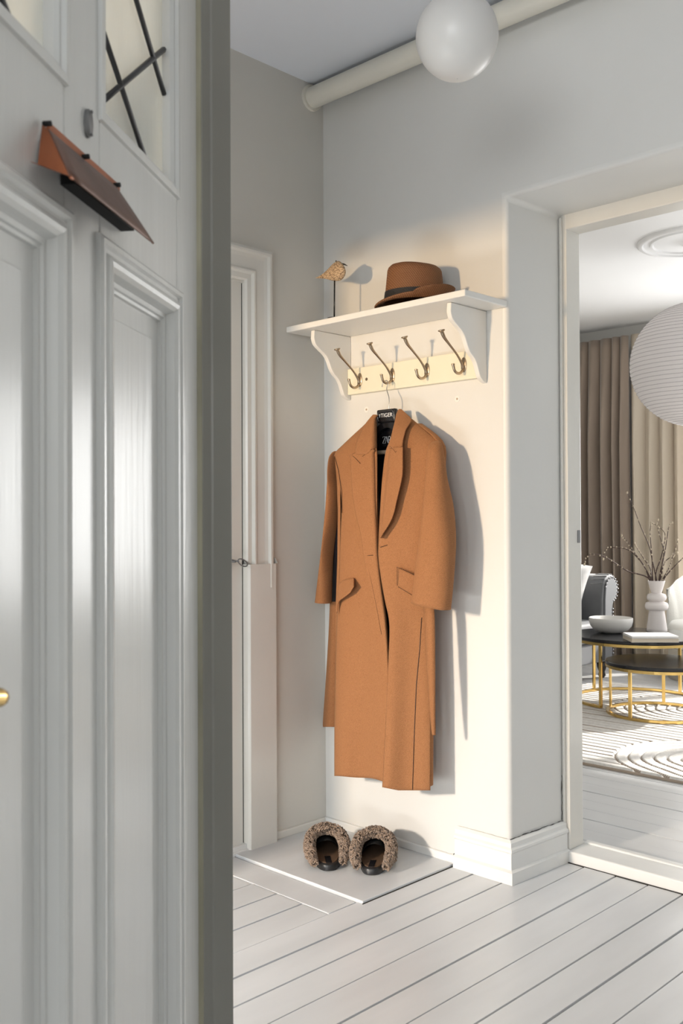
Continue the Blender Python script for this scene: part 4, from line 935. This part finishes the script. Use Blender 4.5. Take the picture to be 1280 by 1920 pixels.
# dark lining seen in the opening
ln = [(779, 710, 722), (790, 706, 727), (800, 705, 726), (840, 700, 735), (900, 703, 725), (1000, 707, 716), (1050, 707, 722), (1120, 707, 734), (1200, 716, 736), (1275, 722, 732)]
G = []
for y in np.linspace(779, 1275, 50):
    xl, xr = np.interp(y, [r[0] for r in ln], [r[1] for r in ln])-8, np.interp(y, [r[0] for r in ln], [r[2] for r in ln])+22
    c, ax, by2 = ell(y); G.append([onY(xl+(xr-xl)*u, y, c[1]+by2*0.60*(1 if y > 830 else 0.9)) for u in np.linspace(0, 1, 8)])
MB().rings(G, cap=False, close=False).build('lining_and_shade', M['lining_and_shade'], ct, smooth=True, solid=0.001)
G = []  # black strip put in as the shade between left sleeve and body
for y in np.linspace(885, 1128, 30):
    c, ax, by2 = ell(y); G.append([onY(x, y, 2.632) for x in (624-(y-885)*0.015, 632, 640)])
MB().rings(G, cap=False, close=False).build('lining_and_shade', M['lining_and_shade'], ct, smooth=True, solid=0.001)
yl_ = 2.628
lc = onY(728, 824, yl_); lb = MB().obox(lc, X1, Z1, -Y1, (-0.030, 0.034), (-0.026, 0.028), (0, 0.001)).build('neck_label', M['black'], ct)
# ZARA, tall overlapping serif capitals
def stroke(mb, o, pts, w_):
    for (x0, z0), (x1, z1) in zip(pts[:-1], pts[1:]):
        d = V(x1-x0, 0, z1-z0); L_ = np.linalg.norm(d); d /= L_; n = V(-d[2], 0, d[0]); mb.obox(o+V(x0, 0, z0), d, n, -Y1, (0, L_), (-w_/2, w_/2), (0, 0.0006))
zt_ = MB(); o = lc+V(-0.027, -0.0012, -0.013); hh_ = 0.024
def L(x, pts, thick): stroke(zt_, o+V(x, 0, 0), pts, thick)
L(0.000, [(0.001, hh_), (0.014, hh_)], 0.0009); L(0, [(0.014, hh_), (0.000, 0)], 0.0026); L(0, [(0.0, 0.0), (0.015, 0)], 0.0009); L(0, [(0.001, hh_), (0.001, hh_-0.004)], 0.0009); L(0, [(0.015, 0), (0.015, 0.004)], 0.0009)
for x in (0.012, 0.040): L(x, [(0, 0), (0.007, hh_)], 0.0010); L(x, [(0.007, hh_), (0.014, 0)], 0.0028); L(x, [(0.002, hh_*0.35), (0.011, hh_*0.35)], 0.0009)
L(0.028, [(0, 0), (0, hh_)], 0.0026); L(0.028, [(0, hh_), (0.007, hh_), (0.010, hh_*0.8), (0.009, hh_*0.58), (0.005, hh_*0.5), (0, hh_*0.5)], 0.0012); L(0.028, [(0.004, hh_*0.5), (0.013, 0)], 0.0026)
zt_.build('lettering', M['label_white'], lb)
bt_ = MB(); q0, q1 = onY(706, 849, 2.606), onY(745, 846, 2.606)
bt_.rings([[p+V(0, 0.006*math.cos(a), 0.0075*math.sin(a)) for a in np.linspace(0, 2*math.pi, 12, endpoint=False)] for p in (q0, q1)]); bt_.build('facing_tab', M['tag_beige'], ct, smooth=True, angle=50)
# lapels, rolled outwards
la = [(843, 690, 704), (851, 658, 705), (860, 657.5, 706), (880, 658.5, 706.5), (925, 661, 707), (962, 667, 708), (1002, 677, 709), (1032, 680.5, 709.5), (1065, 686, 712), (1110, 696, 717), (1160, 707, 723), (1220, 716, 727), (1283, 725, 728)]
patch('lapel', la, ct, lambda u, t: 0.013+0.006*(1-u)**2*(1-t)-0.028*max(0, (u-0.80)/0.20)**1.6, W, n=18, ny=80)
lr_ = [(838, 730, 754), (850, 727, 754), (880, 723, 754), (900, 721, 752), (940, 717, 742.5), (960, 715.5, 738), (980, 713.5, 730), (998, 711.5, 718), (1008, 710.5, 712)]
patch('lapel', lr_, ct, lambda u, t: 0.024+0.030*u*(1-t*0.35)-0.030*max(0, (0.2-u)/0.2)**1.6, W, n=18, ny=60)
# collar, left fall and right stand
cl = [(778, 700, 708), (785, 694, 704), (797, 685, 704.5), (815, 675, 705), (828, 670, 705), (842, 667, 704), (852, 667.5, 690)]
patch('collar', cl, ct, lambda u, t: 0.017+0.004*(1-u)-0.020*max(0, (u-0.75)/0.25)**1.5, W, n=14, ny=30)
cr2 = [(767, 747, 752), (775, 743, 761), (786, 740.5, 771.5), (795, 738.5, 767), (805, 736, 760.5), (825, 731.5, 755), (840, 729, 753.5)]
patch('collar', cr2, ct, lambda u, t: 0.030+0.008*u, W, n=14, ny=30)
# back of the collar standing behind the hanger plate
G = []
for t in np.linspace(0, 1, 16):
    a0 = onY(703+(748-703)*t, 786-14*math.sin(math.pi*t)*0.6-8*t, 2.645); G.append([a0, a0-Z1*0.045])
MB().rings(G, cap=False, close=False).build('collar_stand', M['lining_and_shade'], ct, smooth=True, solid=0.003)
# seam and buttonhole stitching, pocket flap outlined in shade
def line(name, pts, off, r_=0.0007): MB().tube([front(x, y, off) for x, y in pts], r_, 5).build(name, M['seam'], ct, smooth=True)
line('lapel_notch', [(657.5, 852), (666, 859), (675, 869)], 0.0205, 0.0010); line('collar_seam', [(671, 824), (668, 848), (660, 852)], 0.0215, 0.0006); line('collar_seam', [(679, 856), (688, 848), (697, 842)], 0.0195, 0.0006)
line('collar_seam', [(731, 836), (741, 848), (753, 836)], 0.0412, 0.0006)
line('buttonhole', [(688, 1042), (699, 1041)], 0.0175, 0.0012); line('buttonhole', [(713, 1026), (726, 1022)], 0.0125, 0.0013)
line('armhole_seam', [(627, 856), (634, 882), (640, 920), (641, 962)], 0.0045, 0.0010)
line('flap_edge_shade', [(744.5, 1098), (744, 1063), (766, 1073), (790, 1084)], 0.031, 0.0011); line('flap_edge_shade', [(746, 1100), (766, 1112), (790, 1126)], 0.033, 0.0010)  # dark lines drawn as the shade along the pocket flap edges
line('facing_seam', [(687, 1050), (697, 1095), (706, 1140), (715, 1190)], 0.018, 0.0006)
# pocket flaps
def quad(name, pts, off0, off1, parent=ct, n=14):
    (a, b), (c, d) = pts                       # a-b top edge, c-d bottom edge (image order left, right)
    G = []
    for v in np.linspace(0, 1, n):
        row = []
        for u in np.linspace(0, 1, n):
            x = (a[0]*(1-u)+b[0]*u)*(1-v)+(c[0]*(1-u)+d[0]*u)*v; y = (a[1]*(1-u)+b[1]*u)*(1-v)+(c[1]*(1-u)+d[1]*u)*v
            row.append(front(x, y, off0+(off1-off0)*v+0.002*math.sin(math.pi*u)*v))
        G.append(row)
    return MB().rings(G, cap=False, close=False).build(name, W, parent, smooth=True, solid=0.004, off=0)
quad('pocket_flap', (((745, 1064), (790, 1084)), ((747, 1098), (790, 1124))), 0.020, 0.026)
lf_ = MB(); G = []
tp = spline([(635, 1096), (641, 1090), (650, 1086), (663.5, 1084)], 16); bt2 = spline([(631.5, 1150), (634, 1130), (645, 1120), (656, 1111), (663, 1099)], 16)
for v in np.linspace(0, 1, 10):
    G.append([front(*(tp[i]*(1-v)+bt2[i]*v), 0.006+0.022*v*(0.4+i/15)) for i in range(16)])
MB().rings(G, cap=False, close=False).build('pocket_flap', W, ct, smooth=True, solid=0.004, off=0)
# sleeves
def sleeve(rows, parent, twist=0.0):
    R = spline(rows, 60); G = []
    for y, xl, xr, by2, yc, dl in R:
        c = onY((xl+xr)/2, y, yc); dist = float((c-EYEP)@cF); hw = (xr-xl)/2*dist/FPX
        ax = math.sqrt(max(1e-5, hw*hw-(by2*math.sin(YAW))**2))/math.cos(YAW)
        row = []
        for a in np.linspace(0, 2*math.pi, 40, endpoint=False):
            ca, sa = math.cos(a), math.sin(a); p = 0.85
            dz = dl*ca
            row.append(c+V(ax*math.copysign(abs(ca)**p, ca), by2*math.copysign(abs(sa)**p, sa), dz))
        G.append(row)
    ob = MB().rings(G, cap=False).build('sleeve', W, parent, smooth=True, solid=0.004, off=-1)
    lnr = [[(p-np.mean(r_, 0))*0.93+np.mean(r_, 0)+Z1*0.004 for p in r_] for r_ in G[-12:]]
    MB().rings(lnr, cap=False).build('sleeve_lining', M['lining_and_shade'], ob, smooth=True)
sleeve([(826, 814, 818, 0.003, 2.600, 0), (828, 809, 822, 0.010, 2.592, 0.002), (833, 804, 827, 0.018, 2.576, 0.004), (845, 801, 830, 0.025, 2.562, 0.004), (870, 799, 834, 0.031, 2.552, 0.004), (900, 797, 838, 0.037, 2.546, 0.002), (950, 793, 849, 0.053, 2.542, 0), (1010, 787.5, 852.5, 0.054, 2.538, 0), (1070, 780, 849, 0.052, 2.536, -0.004), (1136, 773, 842, 0.047, 2.534, -0.010)], ct)
sleeve([(846, 626, 630, 0.004, 2.612, 0), (850, 622, 633, 0.018, 2.610, 0), (860, 618, 635, 0.030, 2.608, 0), (880, 614.5, 636, 0.034, 2.606, 0), (915, 612.5, 637, 0.034, 2.604, 0), (965, 609, 634, 0.034, 2.602, 0), (1040, 601, 625, 0.034, 2.598, 0), (1115, 592.5, 621.5, 0.034, 2.594, 0), (1130, 590.5, 620.5, 0.034, 2.592, -0.002)], ct)
# belt ends hanging at both sides
def strap(pts, dd, name='belt_end'):
    G = []
    for x0, x1, y, yy in spline(pts, 40):
        G.append([onY(x0, y, yy), onY((x0+x1)/2, y, yy-dd), onY(x1, y, yy+0.004)])
    return MB().rings(G, cap=False, close=False).build(name, W, ct, smooth=True, solid=0.005, off=0)
strap([(793, 812, 1132, 2.535), (796, 814.5, 1160, 2.532), (800, 815.5, 1250, 2.530), (805, 815.8, 1320, 2.530), (809.5, 815.8, 1370, 2.530), (812, 815.2, 1378, 2.530)], 0.002)
strap([(620, 634, 1095, 2.640), (617, 633, 1180, 2.640), (611, 631, 1280, 2.640), (606, 629, 1355, 2.640), (608, 628.5, 1361, 2.640)], 0.002)
